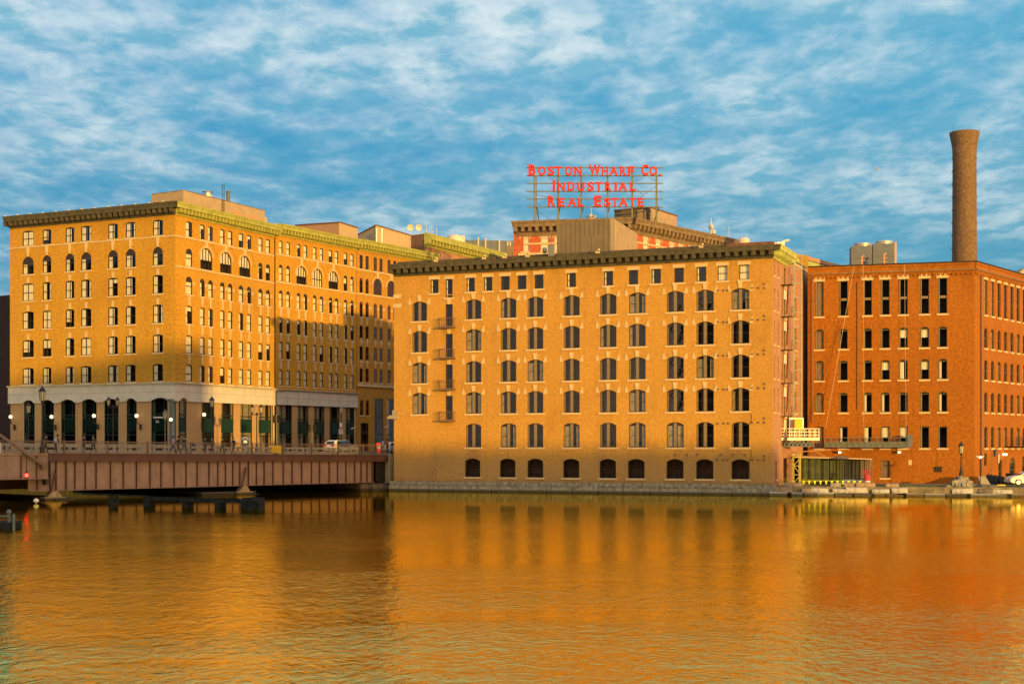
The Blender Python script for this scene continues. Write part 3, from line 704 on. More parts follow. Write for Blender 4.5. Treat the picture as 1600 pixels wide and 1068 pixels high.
# right (street) face, section A
acols = [(295.4, 1.32), (316.2, 1.0), (329, 1.0), (347.5, 1.0), (359.7, 1.0), (376.6, 1.02), (389.2, 1.02), (407, 1.04), (418.7, 1.02)]
ops = []; T = []
for i, (zt, zb) in enumerate(RW):
    for j, (c, wdt) in enumerate(acols):
        if i == 1 and 1 <= j <= 6: continue
        r = wdt/2 if i in (1, 2) else .10
        op = (RA.u(c), wdt, zb+.12, zt-zb-.05, r); ops.append(op); T.append((op, i, 'sash1'))
for c in (322.5, 353, 382.6):
    op = (RA.u(c), 2.48, RW[1][1]+.1, RW[1][0]-RW[1][1]+.45, 1.23); ops.append(op); T.append((op, 1, 'arch4'))
wall_face(b1, RA, 0, RA.L, zf1-.3, ZL-.5, ops, 'gold', .24, n=12)
YB2 = (0, 2, 2, 2, 7, 2, 2, 3)
def street_windows(root, F, T, fm='frame_dark', blinds=YB2, bm='blind'):
    for op, i, st in T:
        u, w_, z, h, r = op
        window(root, F, st, u, z, w_, h, r, fm=fm, blinds=blinds, bm=bm, sillw=.10, key='stone' if st == 'arch4' else None, keyh=1.0,
               name='arched_window' if (i in (1, 2)) else 'window')
        if i in (3, 4, 5):
            put('keystone', cached(('kv', fm), lambda: (lambda m: (m.prism([(-.13, .0), (.13, .0), (.2, 1.15), (-.2, 1.15)], -.06, .05), m.mesh('keystone', 'stone'))[-1])(MB())), root, F.P(u, z+h+.14), F.rz)
        if i == 2:
            put('impost', cached(('im', w_), lambda: (lambda m: (m.box(w_/2+.08, w_/2+.45, -.05, .05, 1.25, 1.65), m.mesh('impost', 'stone'))[-1])(MB())), root, F.P(u, z), F.rz)
street_windows(b1, RA, T)
def arch_hood(root, F, c, w_, z, mat):
    mb = MB(); ro = w_/2; n = 14
    for a0, a1 in [(math.pi*i/n, math.pi*(i+1)/n) for i in range(n)]:
        P = [(c+r_*math.cos(a), z+r_*math.sin(a)) for r_, a in ((ro, a0), (ro+.14, a0), (ro+.14, a1), (ro, a1))]
        mb.prism(P, -.07, .02)
    mb.build('arch_moulding', mat, root, F.A, F.rz)
for c in (322.5, 353, 382.6):
    arch_hood(b1, RA, RA.u(c), 2.75, RW[1][0]-.68, 'stone'); arch_hood(b1, RA, RA.u(c), 4.3, RW[1][0]-.68, 'gold')
for op, i in [(t, 1) for t in [(LF.u(c), 0) for c in lc]]: arch_hood(b1, LF, op[0], 2.0, RW[1][0]-.55, 'gold')
for z, h in ((RW[0][1]+.0, .16), (RW[1][1]+.0, .16)): belt(b1, RA, 0, RA.L-.05, z, h, .08, 'stone', .9 if h and z == RW[0][1]+.0 else 0)
# corner rustication and pilasters between the bays
for F, us in ((LF, (LF.L-1.15,)), (RA, (.55,))):
    for uu in us:
        mb = MB(); z = RW[5][1]+.4
        while z < RW[2][0]: mb.box(uu-.5, uu+.5, -.045, .02, z, z+.34); z += .62
        mb.build('rusticated_pier', 'gold', b1, F.A, F.rz)
gA = [(int(0), 313.5-6), ]
def ground_bays(root, F, bays, mat, zt, fm='shop_green', pan='green_panel'):
    ops = []
    for a, b_ in bays: ua, ub = F.u(a), F.u(b_); ops.append(((ua+ub)/2, ub-ua, 4.3, zt-4.3, 0))
    wall_face(root, F, .1, F.L, 4.0, zt+.4, ops, mat, .5, name='ground_floor_wall')
    for u, w_, z, h, r in ops:
        window(root, F, 'shop', u, z, w_, h, 0, fm=fm, blinds=(2, 7, 7, 5), bm='curtain', sill=None, name='shop_window')
        mb = MB(); mb.box(-w_/2+.06, w_/2-.06, .12, .2, h*.38, h*.63); mb.build('spandrel_panel', pan, root, F.P(u, z), F.rz)
ground_bays(b1, RA, [(279, 291.5), (314.5, 335), (345.5, 365), (375.5, 394), (404, 424)], 'pier_brick', zf0+.1)
frieze(b1, RA, -.1, RA.L-.05, zf0, zf1, [(RA.u(285), 1.6)], m0=.95)
PR2 = [(-.02, -1.45), (.12, -1.45), (.2, -1.25), (.26, -1.2), (.28, -.75), (1.15, -.68), (1.2, -.42), (1.36, -.12), (1.4, .02), (.0, .2), (-.02, .2)]
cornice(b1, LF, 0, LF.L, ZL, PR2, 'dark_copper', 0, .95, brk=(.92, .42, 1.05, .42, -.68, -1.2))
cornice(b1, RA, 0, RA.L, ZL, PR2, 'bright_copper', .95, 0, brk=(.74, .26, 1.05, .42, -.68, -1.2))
for i in range(13):
    mb = MB(); u = .3+LF.L*i/12.6; mb.lathe([(.2, 0), (.17, .12), (.05, .2)], 8, (u, -1.15, ZL+.0)); mb.build('cornice_block', 'frame_white', b1, LF.A, LF.rz)
def col_shape(h):
    mb = MB(); mb.lathe([(.62, 0), (.62, .3), (.46, .4), (.44, h-.5), (.5, h-.4), (.66, h-.15), (.66, h)], 16); return mb
pc = LF.P(LF.L-.55, 4.2, -.15); col_shape(zf0-4.25).build('corner_column', 'pale_blue', b1, pc, smooth=True)
blk = lambda F, t: (F.A.x+t[0], F.A.y+t[1])
g1 = (LF.A.x+9, LF.A.y+20); g2 = (RA.B.x-.4, RA.B.y+.2)
poly_roof(b1, [(LF.A.x, LF.A.y+.2), (LF.B.x, LF.B.y+.3), g2, (g2[0]-23, g2[1]+11), (g1[0]-1, g1[1])], ZL)
plain_wall(b1, g1, (LF.A.x+.05, LF.A.y+.05), 4, ZL-.4, 'gold'); plain_wall(b1, (RA.B.x, RA.B.y), (g2[0]-23, g2[1]+11), 16, ZL-.4, 'gold')
# roof-top plant room
q = pt(287, D=190.0); ql = pt(236.5, D=193.2); qr = pt(413.5, D=206.5); zz = CAMZ+401.5/FPX*190
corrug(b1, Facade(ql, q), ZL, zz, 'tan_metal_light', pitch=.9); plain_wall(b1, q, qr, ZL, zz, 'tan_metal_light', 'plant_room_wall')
qq = (ql[0]+qr[0]-q[0], ql[1]+qr[1]-q[1]); plain_wall(b1, qr, qq, ZL, zz, 'tan_wall', 'plant_room_wall'); plain_wall(b1, qq, ql, ZL, zz, 'tan_wall', 'plant_room_wall')
poly_roof(b1, [ql, q, qr, qq], zz+.02, 'tan_metal', .12, 'plant_room_roof')
mb = MB(); 
for s_ in (0, .45): mb.bar((s_, 0, 0), (s_, 0, 4.2), .05)
for k in range(12): mb.bar((0, 0, .3+k*.33), (.45, 0, .3+k*.33), .035)
F_ = Facade(q, qr); mb.build('roof_ladder', 'iron', b1, F_.P(F_.u(346), ZL+1, .12), F_.rz)
for a, b_ in ((366, 377), (388, 402)):
    mb = MB(); ua, ub = F_.u(a), F_.u(b_); mb.box(ua, ub, -.05, .02, ZL+.6, ZL+2.0); mb.build('vent_panel', 'salmon_wall', b1, F_.A, F_.rz)
mb = MB(); mb.lathe([(.75, 0), (.75, .3), (.45, .45), (.45, .7), (.8, .8), (.1, 1.0)], 12); mb.build('roof_vent', 'galvanised', b1, (F_.P(F_.u(334), 0, -1)[0], F_.P(F_.u(334), 0, -1)[1], zz))
mb = MB(); mb.lathe([(.28, 0), (.28, 1.4), (.34, 1.4), (.34, 1.6)], 10); p = F_.P(F_.u(364), zz, -.8); mb.build('flue_pipe', 'grey_metal', b1, p)
mb = MB(); mb.box(0, 1.4, 0, 3, 0, 2.3); p = F_.P(F_.u(414), ZL, -.6); mb.build('vent_housing', 'tan_wall', b1, p, F_.rz)
mb = MB(); mb.lathe([(.07, 0), (.07, 4)], 6); mb.build('downpipe', 'stone', b1, RA.P(RA.L-.25, 4.3, .12))
mb = MB(); mb.lathe([(.09, 4.3), (.09, zf1-.3)], 6, (0, 0, 0)); mb.tube((0, 0, zf1-.3), (3.5, 7, zf1-.1), .09); mb.build('downpipe', 'stone', b1, RA.P(RA.L-.6, 0, .3)[:2]+(0,))

# globe wall lamps
def wall_lamp(root, F, px, py=651.5):
    u = F.u(px); z = F.z(px, py); mb = MB()
    mb.box(.12, .40, -.10, .02, z-1.75, z-1.05); mb.bar((.22, -.05, z-1.2), (-.02, -.45, z-.75), .08); mb.tube((-.02, -.45, z-.95), (-.02, -.45, z-.28), .05); mb.lathe([(.05, -.3), (.14, -.22)], 8, (-.02, -.45, z))
    o = mb.build('wall_lamp', 'iron', root, F.P(u, 0, .22), F.rz)
    mb = MB(); mb.lathe([(.02, -.25), (.17, -.19), (.25, 0), (.18, .18), (.02, .25)], 12, (-.02, -.45, z)); mb.build('globe', 'globe', o, F.P(u, 0, .22), F.rz, smooth=True)
for px in (22.5, 86.3, 152.5, 219): wall_lamp(b1, LF, px, 649.5 if px > 100 else 651)
wall_lamp(b1, RA, 312.5, 647.5)

b2 = thing('office_building', 'tan brick office building with bright green cornice, between the corner building and the downhill block', 'building', (RBB.A.x, RBB.A.y, 4.2))
RW2 = sign_rows(RBB, 438.5, [(376.5, 397.5), (413.8, 440.5), (454, 480.5), (497, 522), (534.5, 561.5), (578, 603)])
ZL2 = RBB.z(437, 352)
bc = [438.7, 450.2, 466.6, 477.2, 491.8, 502.3, 516.5, 525.9, 539.9, 550.1]
def section(root, F, cols_, RW, big, wdt, ZT, mat, fm='frame_dark', blinds=YB2, bm='blind', bigw=2.2):
    ops = []; T = []
    for i, (zt, zb) in enumerate(RW):
        for c in cols_:
            if i == 1 and any(abs(F.u(c)-F.u(b_)) < 1.6 for b_ in big): continue
            r = wdt/2 if i in (1, 2) else .10
            op = (F.u(c), wdt, zb+.1, zt-zb-.05, r); ops.append(op); T.append((op, i, 'sash1'))
    for c in big:
        op = (F.u(c), bigw, RW[1][1]+.1, RW[1][0]-RW[1][1]+.2, bigw/2-.02); ops.append(op); T.append((op, 1, 'arch4'))
    return ops, T
ops, T = section(b2, RBB, bc, RW2, (471.1, 496.1, 520.9), .82, ZL2, 'gold')
zg1, zg0 = RBB.z(437, 607.5), RBB.z(437, 632)
wall_face(b2, RBB, 0, RBB.L, zg1-.3, ZL2-.5, ops, 'gold', .24, n=12); street_windows(b2, RBB, T)
for c in (471.1, 496.1, 520.9): arch_hood(b2, RBB, RBB.u(c), 2.5, RW2[1][0]-.9, 'stone'); arch_hood(b2, RBB, RBB.u(c), 4.0, RW2[1][0]-.9, 'gold')
for i in (0, 1): belt(b2, RBB, 0, RBB.L-.02, RW2[i][1], .16, .08, 'stone')
ground_bays(b2, RBB, [(436, 456), (465, 482), (490.5, 507), (515, 530.5), (540, 553.5)], 'pier_brick', zg0+.05)
frieze(b2, RBB, .05, RBB.L+.1, zg0, zg1, [])
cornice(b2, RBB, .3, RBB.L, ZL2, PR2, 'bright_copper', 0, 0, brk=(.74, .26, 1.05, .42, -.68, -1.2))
g3 = (RBB.B.x, RBB.B.y)
poly_roof(b2, [(RBB.A.x, RBB.A.y+.2), g3, (g3[0]-23, g3[1]+11), (RBB.A.x-23, RBB.A.y+11)], ZL2)
plain_wall(b2, g3, (g3[0]-23, g3[1]+11), 12, ZL2-.3, 'gold'); plain_wall(b2, (RBB.A.x-6, RBB.A.y+3), (RBB.A.x+.1, RBB.A.y+.1), ZL-1, ZL2-.2, 'gold')
def penthouse(root, L, M, Rr, pyL, pyM, pyR, z0, mat, mat2=None, rim='brown_roof_edge'):
    A, B, D_ = pt(L[0], D=L[1]), pt(M[0], D=M[1]), pt(Rr[0], D=Rr[1]); zs = [CAMZ+(HY-p)/FPX*d for p, d in ((pyL, L[1]), (pyM, M[1]), (pyR, Rr[1]))]
    for (P, Q, za, zb, m_) in ((A, B, zs[0], zs[1], mat), (B, D_, zs[1], zs[2], mat2 or mat)):
        F = Facade(P, Q); mb = MB(); mb.hexa([(0, 0, z0), (F.L, 0, z0), (F.L, .2, z0), (0, .2, z0), (0, 0, za), (F.L, 0, zb), (F.L, .2, zb), (0, .2, za)]); mb.build('plant_room_wall', m_, root, F.A, F.rz)
        mb = MB(); mb.hexa([(-.05, -.12, za), (F.L+.05, -.12, zb), (F.L+.05, .3, zb), (-.05, .3, za), (-.05, -.12, za+.16), (F.L+.05, -.12, zb+.16), (F.L+.05, .3, zb+.16), (-.05, .3, za+.16)]); mb.build('roof_edge', rim, root, F.A, F.rz)
    E = (A[0]+D_[0]-B[0], A[1]+D_[1]-B[1]); plain_wall(root, D_, E, z0, zs[2]-.05, mat, 'plant_room_wall', .2); plain_wall(root, E, A, z0, zs[0]-.05, mat, 'plant_room_wall', .2)
    mb = MB(); mb.face([(A[0], A[1], zs[0]), (B[0], B[1], zs[1]), (D_[0], D_[1], zs[2]), (E[0], E[1], (zs[0]+zs[2])/2)]); mb.build('plant_room_roof', 'roof', root)
penthouse(b2, (462, 222), (531, 216), (559, 222), 352.5, 348, 356.5, ZL2-.3, 'salmon_wall', 'tan_wall')
mb = MB(); p = pt(438, D=208.5); mb.box(-1.2, 1.4, 0, 2, 0, 1.0); mb.box(-.9, 0, .2, 1, 1.0, 1.3); mb.build('roof_hatch', 'tan_wall', b2, (p[0], p[1], ZL2-.2), .4)

b3 = thing('annex_building', 'tan brick annex with dark red window frames seen beside the buff warehouse corner', 'building', (RC.A.x, RC.A.y, 4.2))
RW3 = sign_rows(RC, 564.5, [(398.7, 421), (434.5, 458.5), (471.5, 495.5), (509, 533), (541.5, 565), (575.5, 597.5)])
ZL3 = RC.z(566, 376.5)
cc = [564.4, 573.7, 586.5, 595.4, 608, 616.9, 632, 642, 655]
ops, T = section(b3, RC, cc, RW3, (590.2, 611.5), .78, ZL3, 'gold_far', bigw=2.0)
zh = RC.z(566, 610)
zz_ = RC.z(566, 604)
gops3 = [(RC.u(565.2), .72, RC.z(565, 648.5), RC.z(565, 623.8)-RC.z(565, 648.5), .36), (RC.u(574.2), .72, RC.z(565, 648.5), RC.z(565, 623.8)-RC.z(565, 648.5), .36),
         (RC.u(569.8), 1.9, 4.3, RC.z(570, 660.5)-4.3, 0), (RC.u(592), 2.2, 4.3, RC.z(592, 622.5)-4.3, 0), (RC.u(610.5), 2.0, 4.3, RC.z(592, 622.5)-4.3, 0)]
wall_face(b3, RC, 0, RC.L, 4.0, ZL3-.5, ops+gops3, 'gold_far', .4, n=12)
street_windows(b3, RC, T, fm='frame_red', blinds=(None, None, 1), bm='interior_brown')
for i, g in enumerate(gops3): window(b3, RC, 'sash1' if i < 2 else 'shop', *g[:1], g[2], g[1], g[3], g[4], fm='frame_red', blinds=(None, 1), name='window' if i < 2 else 'shop_window')
for c in (590.2, 611.5): arch_hood(b3, RC, RC.u(c), 2.5, RW3[1][0]-.8, 'stone')
for i in (0, 1): belt(b3, RC, 0, RC.L, RW3[i][1], .16, .08, 'stone')
belt(b3, RC, 0, RC.L, RW3[5][1]-.2, .4, .2, 'stone')
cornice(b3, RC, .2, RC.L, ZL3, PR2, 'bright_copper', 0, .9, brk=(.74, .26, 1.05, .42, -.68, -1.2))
g4 = (RC.B.x, RC.B.y); poly_roof(b3, [(RC.A.x, RC.A.y+.2), g4, (g4[0]-23, g4[1]+11), (RC.A.x-23, RC.A.y+11)], ZL3)
plain_wall(b3, g4, (g4[0]-23, g4[1]+11), 4, ZL3-.3, 'gold_far')
penthouse(b3, (556, 232), (588, 227), (642, 236), 369, 352.5, 368.5, ZL3-.3, 'tan_wall')
for px in (588, 596.5): 
    mb = MB(); p = pt(px, D=224.5); mb.lathe([(.12, 0), (.12, 2.6), (.2, 2.6), (.2, 2.8)], 8); mb.build('flue_pipe', 'galvanised', b3, (p[0], p[1], ZL3-.1))

# building 4: brown party wall and green cornice further along the street
B4A = Facade(pt(566, D=259.0), pt(663, D=250.0)); B4B = Facade(B4A.B, pt(806, D=281.0)); Z4 = B4B.z(668, 368)
b4 = thing('party_wall_building', 'far brick block with bare brown party wall and bright green cornice above the warehouse roof', 'building', (B4A.B.x, B4A.B.y, 4.2))
plain_wall(b4, tuple(B4A.A.xy), tuple(B4A.B.xy), 4, Z4+.2, 'brown_brick', t=.4)
mb = MB(); ua, ub = B4A.u(624), B4A.u(657); mb.box(ua, ub, -3.2, 0, Z4-8, Z4-3.0); mb.build('lift_housing', 'salmon_wall', b4, B4A.A, B4A.rz)
r4 = [(Z4-3.6, Z4-5.9), (Z4-7.5, Z4-10), (Z4-11.5, Z4-14)]; ops = []; T = []
for i, (a, b_) in enumerate(r4):
    for k in range(14):
        op = (1.6+k*2.4+(k % 2)*-.5, 1.0, b_, a-b_, .5); ops.append(op); T.append(op)
wall_face(b4, B4B, 0, B4B.L, 4, Z4-.5, ops, 'pink_brick', .4)
for u, w_, z, h, r in T: window(b4, B4B, 'plain', u, z, w_, h, r, blinds=(None, 1), sillw=.1)
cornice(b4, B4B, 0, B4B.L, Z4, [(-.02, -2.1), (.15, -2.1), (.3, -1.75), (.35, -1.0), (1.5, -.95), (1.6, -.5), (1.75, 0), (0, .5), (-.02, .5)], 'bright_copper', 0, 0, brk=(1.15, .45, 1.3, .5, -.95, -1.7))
bk = (B4B.B.x-25, B4B.B.y+13); poly_roof(b4, [(B4A.A.x, B4A.A.y+.3), (B4A.B.x, B4A.B.y+.3), (B4B.B.x, B4B.B.y), bk], Z4)
plain_wall(b4, tuple(B4B.B.xy), bk, 4, Z4-.3, 'pink_brick')
def dish(px, py, D, r=.8):
    p = pt(px, py, D); mb = MB(); mb.tube((0, 0, -1.6), (0, 0, 0), .06); mb.lathe([(r, 0), (r*.8, .18), (r*.4, .3), (.02, .34)], 12); 
    return p, mb
for i, (px, py) in enumerate(((641, 360), (654, 358.5))):
    mb = MB(); p = pt(px, D=252.5); mb.tube((0, .3, 0), (0, .3, 1.5), .07)
    n = 12; pr = [(.6, -.2), (.42, -.05), (.2, .06), (.02, .1)]; b = len(mb.v)
    for r_, y in pr:
        for k in range(n): a = 2*math.pi*k/n; mb.v.append((r_*math.cos(a), y, 1.5+r_*math.sin(a)))
    for k2 in range(3):
        for k in range(n): j = (k+1) % n; mb.f.append((b+k2*n+k, b+k2*n+j, b+k2*n+n+j, b+k2*n+n+k)); mb.m.append(0)
    tag(mb.build('satellite_dish', 'frieze_stone', None, (p[0], p[1], Z4+.1), .3, smooth=False), ('left' if i == 0 else 'right')+' one of the two round satellite dishes on the brown party wall roof', 'satellite dish', 'rooftop dishes')
mb = MB()
for k, px in enumerate((666, 671, 674.5, 677, 682)): p = pt(px, D=256); mb.tube((p[0], p[1], Z4-.3), (p[0], p[1], Z4+(3.0, 2.4, 2.6, 1.6, 2.0)[k]), .06)
tag(mb.build('rooftop_antenna', 'galvanised'), 'cluster of thin antenna rods behind the green cornice of the far block', 'antenna')
mb = MB(); p = pt(710, D=262); mb.lathe([(1.3, 0), (1.35, .8), (1.3, 1.5), (.8, 1.85), (.1, 1.95)], 16); mb.box(-1.5, 1.8, -.6, .6, -.9, 0); mb.box(1.1, 1.9, -.7, .7, .3, 1.6)
tag(mb.build('rooftop_tank', 'frieze_stone', None, (p[0], p[1], CAMZ+(HY-381)/FPX*262-.2)), 'cream round-topped tank on the far roof behind the sloping green cornice', 'tank')
# grey ribbed plant screen on the far roof
gs = thing('plant_screen', 'grey ribbed metal plant screen on the far roof left of the red building', 'roof screen', (pt(724, D=300)[0], 300, 30))
F_ = Facade(pt(724, D=290), pt(804, D=300)); z1 = CAMZ+(HY-374.5)/FPX*290
corrug(gs, F_, 30, z1, 'grey_metal', 'ribbed_screen', 1.3, z1+1.2, 2.0)
mb = MB()
for px in (746, 757.5, 779, 792, 796): u = F_.u(px); mb.box(u-.15, u+.15, -.3, -.05, 30, z1+.9)
mb.build('screen_post', 'frame_white', gs, F_.A, F_.rz)
F_ = Facade(pt(792, D=262), pt(813, D=262)); mb = MB(); mb.box(0, F_.L, 0, 2.5, 36, CAMZ+(HY-383.5)/FPX*262); mb.box(F_.L*.45, F_.L*.7, -.1, 0, CAMZ+(HY-396)/FPX*262-.6, CAMZ+(HY-396)/FPX*262+.6)
tag(mb.build('vent_housing', 'tan_metal', None, (F_.A.x, F_.A.y, 0), F_.rz), 'dark grey vent box on the far roof beside the red building', 'vent box')
# dark glass tower at the far left edge
dk = thing('dark_office_block', 'dark brown office block at the left edge behind the corner building', 'building', (pt(-60, D=215)[0], 215, 4.2))
F_ = Facade(pt(-90, D=222), pt(22, D=213)); zt = F_.z(5, 462)
ops = [(1.2+k*2.4+1.2, 1.7, 6+3.6*j, 2.2, 0) for j in range(int((zt-8)//3.6)) for k in range(int(F_.L//2.4)-1) if 6+3.6*j+2.3 < zt-.6]
wall_face(dk, F_, 0, F_.L, 4, zt, ops, 'dark_brick', .3); plain_wall(dk, tuple(F_.B.xy), (F_.B.x+9, F_.B.y+20), 4, zt, 'dark_brick')
for op in ops[::1]: window(dk, F_, 'plain', op[0], op[2], op[1], op[3], 0, gm='glass_dark', sill=None)
poly_roof(dk, [tuple(F_.A.xy), tuple(F_.B.xy), (F_.B.x+9, F_.B.y+20), (F_.A.x+9, F_.A.y+20)], zt+.05)
# =====================================================================================  RED BUILDING WITH ROUND-ARCHED WINDOWS, ROOF SIGN
B5A = Facade(pt(811, D=200.0), pt(985, D=197.0)); B5B = Facade(B5A.B, pt(1176, D=222.5)); Z5 = CAMZ+(HY-348)/FPX*200
b5 = thing('red_brick_block', 'bright red brick block with cream round-arched windows and a brown cornice behind the warehouse roof', 'building', (B5A.A.x, B5A.A.y, 4.2))
ops = []; T = []
za, zb = CAMZ+(HY-367.5)/FPX*200, CAMZ+(HY-393)/FPX*200
for px in (820.5, 851, 872, 905, 940, 970): ops.append((B5A.u(px), 1.1, zb, za-zb, .54))
wall_face(b5, B5A, 0, B5A.L, 14, Z5-.5, ops, 'orange_red', .3)
ops2 = [(B5B.u(px), 1.35, zb, za-zb, .66) for px in (1009.5, 1029, 1050.5, 1064.5, 1080, 1094, 1106, 1118, 1129, 1140, 1151, 1161)]
wall_face(b5, B5B, 0, B5B.L, 14, Z5-.5, ops2, 'orange_red', .3)
for F, oo in ((B5A, ops), (B5B, ops2)):
    for j, (u, w_, z, h, r) in enumerate(oo):
        window(b5, F, 'sash1', u, z, w_, h, r, fm='frame_white', blinds=(8,), sill='stone', key='stone', keyh=.6, name='arched_window', sillw=.1)
        arch_hood(b5, F, u, w_+.25, z+h-w_/2, 'stone')
    belt(b5, F, 0, F.L, zb+1.15, .22, .03, 'stone'); belt(b5, F, -.1, F.L+.05, zb-.25, .45, .25, 'stone', 0, 0)
PR5 = [(-.02, -1.9), (.12, -1.9), (.2, -1.5), (.3, -1.45), (.32, -.8), (1.1, -.75), (1.2, -.4), (1.4, -.05), (1.4, .05), (0, .3), (-.02, .3)]
cornice(b5, B5A, -.3, B5A.L, Z5, PR5, 'brown_cornice', .4, .35, brk=(1.05, .42, 1.05, .5, -.75, -1.35)); cornice(b5, B5B, 0, B5B.L, Z5, PR5, 'brown_cornice', .35, 0, brk=(1.05, .42, 1.05, .5, -.75, -1.35))
lf = (B5A.A.x+10, B5A.A.y+26); plain_wall(b5, lf, (B5A.A.x+.02, B5A.A.y), 4, Z5-.4, 'orange_red'); plain_wall(b5, tuple(B5B.B.xy), (lf[0]+10, lf[1]+10), 4, Z5-.4, 'orange_red')
mb = MB(); mb.box(-1.0, .4, -.5, 3, Z5-5.2, Z5+.1); mb.build('corner_pier', 'orange_red', b5, (B5A.A.x+.3, B5A.A.y+.4, 0), B5A.rz)
cF = Facade((lf[0]-.9, lf[1]), (B5A.A.x-.3, B5A.A.y)); 
poly_roof(b5, [tuple(B5A.A.xy), tuple(B5A.B.xy), tuple(B5B.B.xy), (lf[0]+10, lf[1]+10), lf], Z5+.1)
A_, B_, D_ = (960, 207.0), (1016, 203.5), (1057.5, 212)
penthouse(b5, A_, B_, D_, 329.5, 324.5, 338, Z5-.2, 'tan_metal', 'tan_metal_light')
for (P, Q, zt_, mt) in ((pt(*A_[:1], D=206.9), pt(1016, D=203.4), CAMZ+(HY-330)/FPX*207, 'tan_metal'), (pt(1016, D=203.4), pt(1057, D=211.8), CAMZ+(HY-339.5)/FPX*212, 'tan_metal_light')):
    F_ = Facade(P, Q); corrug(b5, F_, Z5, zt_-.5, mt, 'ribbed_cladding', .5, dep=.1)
F_ = Facade(pt(960, D=206.9), pt(1016, D=203.4)); mb = MB(); u = F_.u(1005); mb.box(u-.9, u, -.1, 0, Z5, Z5+2.5); mb.box(u+.25, u+.55, -.12, 0, Z5+.3, Z5+2.4); mb.build('plant_room_door', 'tan_metal_light', b5, F_.A, F_.rz)
for px, D_, h in ((924, 208, 3.0),):
    p = pt(px, D=D_); mb = MB(); mb.lathe([(.5, 0), (.5, 1.2), (.75, 1.3), (.75, 2.1), (.25, 2.4), (.06, 2.5), (.05, 3.4)], 10)
    tag(mb.build('roof_ventilator', 'frieze_stone', None, (p[0], p[1], Z5+.1)), 'cream roof ventilator standing behind the red lettered roof sign', 'ventilator')
p = pt(1111, D=222); mb = MB(); mb.lathe([(.18, 0), (.18, .7), (.36, .85), (.44, 1.15), (.3, 1.5), (.1, 1.65), (.06, 2.5)], 10); mb.box(.2, .7, -.3, .3, .1, .6)
tag(mb.build('roof_ventilator', 'frieze_stone', None, (p[0], p[1], CAMZ+(HY-366)/FPX*222), 0), 'cream ball-topped ventilator above the right part of the red block', 'ventilator')
p = pt(1110, D=224); mb = MB(); mb.prism([(-6.5, 0), (6, 0), (5, 1.3), (-4, 1.8)], 0, 8); tag(mb.build('low_roof_shed', 'tan_wall', None, (p[0], p[1], Z5-.2), .6), 'low tan roof shed under the ball-topped ventilator', 'roof shed')
p = pt(1139, D=226); mb = MB(); mb.tube((0, 0, 0), (0, 0, 4.5), .06); tag(mb.build('rooftop_antenna', 'galvanised', None, (p[0], p[1], Z5-1)), 'single thin antenna right of the ball-topped ventilator', 'antenna')
p = pt(1162, D=205); mb = MB(); mb.lathe([(.8, 0), (.88, .5), (.7, .85), (.1, .95)], 14); mb.tube((0, 0, -8), (0, 0, .1), .3); tag(mb.build('white_roof_dome', 'frieze_stone', None, (p[0], p[1], CAMZ+(HY-381.5)/FPX*205)), 'small white domed cap just above the right end of the warehouse cornice', 'dome')

# ---- roof sign, letters fitted one by one
DS = 201.5
sg = thing('roof_sign', 'large red lettered sign on steel posts reading Boston Wharf Co. Industrial Real Estate', 'sign', (pt(930, D=DS)[0], DS, Z5))
sx = lambda zx: pt(780+zx/5.714, D=DS)[0]; sz = lambda zy: CAMZ+(HY-(240+zy/5.714))/FPX*DS
def letter(ch, x0, x1, y0, y1):
    cu = bpy.data.curves.new('letter', 'FONT'); cu.body = ch; cu.extrude = .07; cu.offset = .045; cu.resolution_u = 3
    t = bpy.data.objects.new('t', cu); COL.objects.link(t); dg = bpy.context.evaluated_depsgraph_get(); dg.update()
    me = bpy.data.meshes.new_from_object(t.evaluated_get(dg)); bpy.data.objects.remove(t)
    xs = [v.co.x for v in me.vertices]; ys = [v.co.y for v in me.vertices]; a, b_, c, d = min(xs), max(xs), min(ys), max(ys)
    X0, X1, Z0, Z1 = sx(x0), sx(x1), sz(y1), sz(y0)
    for v in me.vertices:
        v.co = (X0+(v.co.x-a)/(b_-a)*(X1-X0), -v.co.z-.0, Z0+(v.co.y-c)/(d-c)*(Z1-Z0))
    me.materials.clear(); me.materials.append(MATS['sign_red']); me.name = 'letter'; put('letter', me, sg, (0, DS-.25, 0))
for ch, a, b_ in (('B', 260, 324), ('O', 344, 416), ('S', 430, 492), ('T', 492, 560), ('O', 584, 652), ('N', 668, 738), ('W', 800, 906), ('H', 915, 972), ('A', 982, 1060), ('R', 1076, 1136), ('F', 1145, 1205), ('C', 1264, 1332), ('O', 1338, 1408), ('.', 1424, 1446)):
    big_ = (ch == 'B' or ch == 'W' or ch == 'C')
    letter(ch, a, b_, 100 if big_ else (182 if ch == '.' else 117), 200)
for ch, a, b_ in (('I', 476, 500), ('N', 522, 586), ('D', 608, 672), ('U', 692, 762), ('S', 782, 846), ('T', 852, 922), ('R', 942, 1002), ('I', 1028, 1050), ('A', 1062, 1142), ('L', 1164, 1218)):
    letter(ch, a, b_, 240 if a == 476 else 256, 338)
for ch, a, b_ in (('R', 432, 502), ('E', 526, 584), ('A', 608, 690), ('L', 698, 756), ('E', 846, 910), ('S', 932, 996), ('T', 1002, 1062), ('A', 1064, 1148), ('T', 1158, 1220), ('E', 1234, 1292)):
    letter(ch, a, b_, 378 if a in (432, 846) else 398, 476)
for zy in (127, 199, 266, 338, 405, 477):
    mb = MB(); mb.bar((sx(245), DS, sz(zy)), (sx(1463), DS, sz(zy)), .14); mb.build('rail', 'post_green', sg)
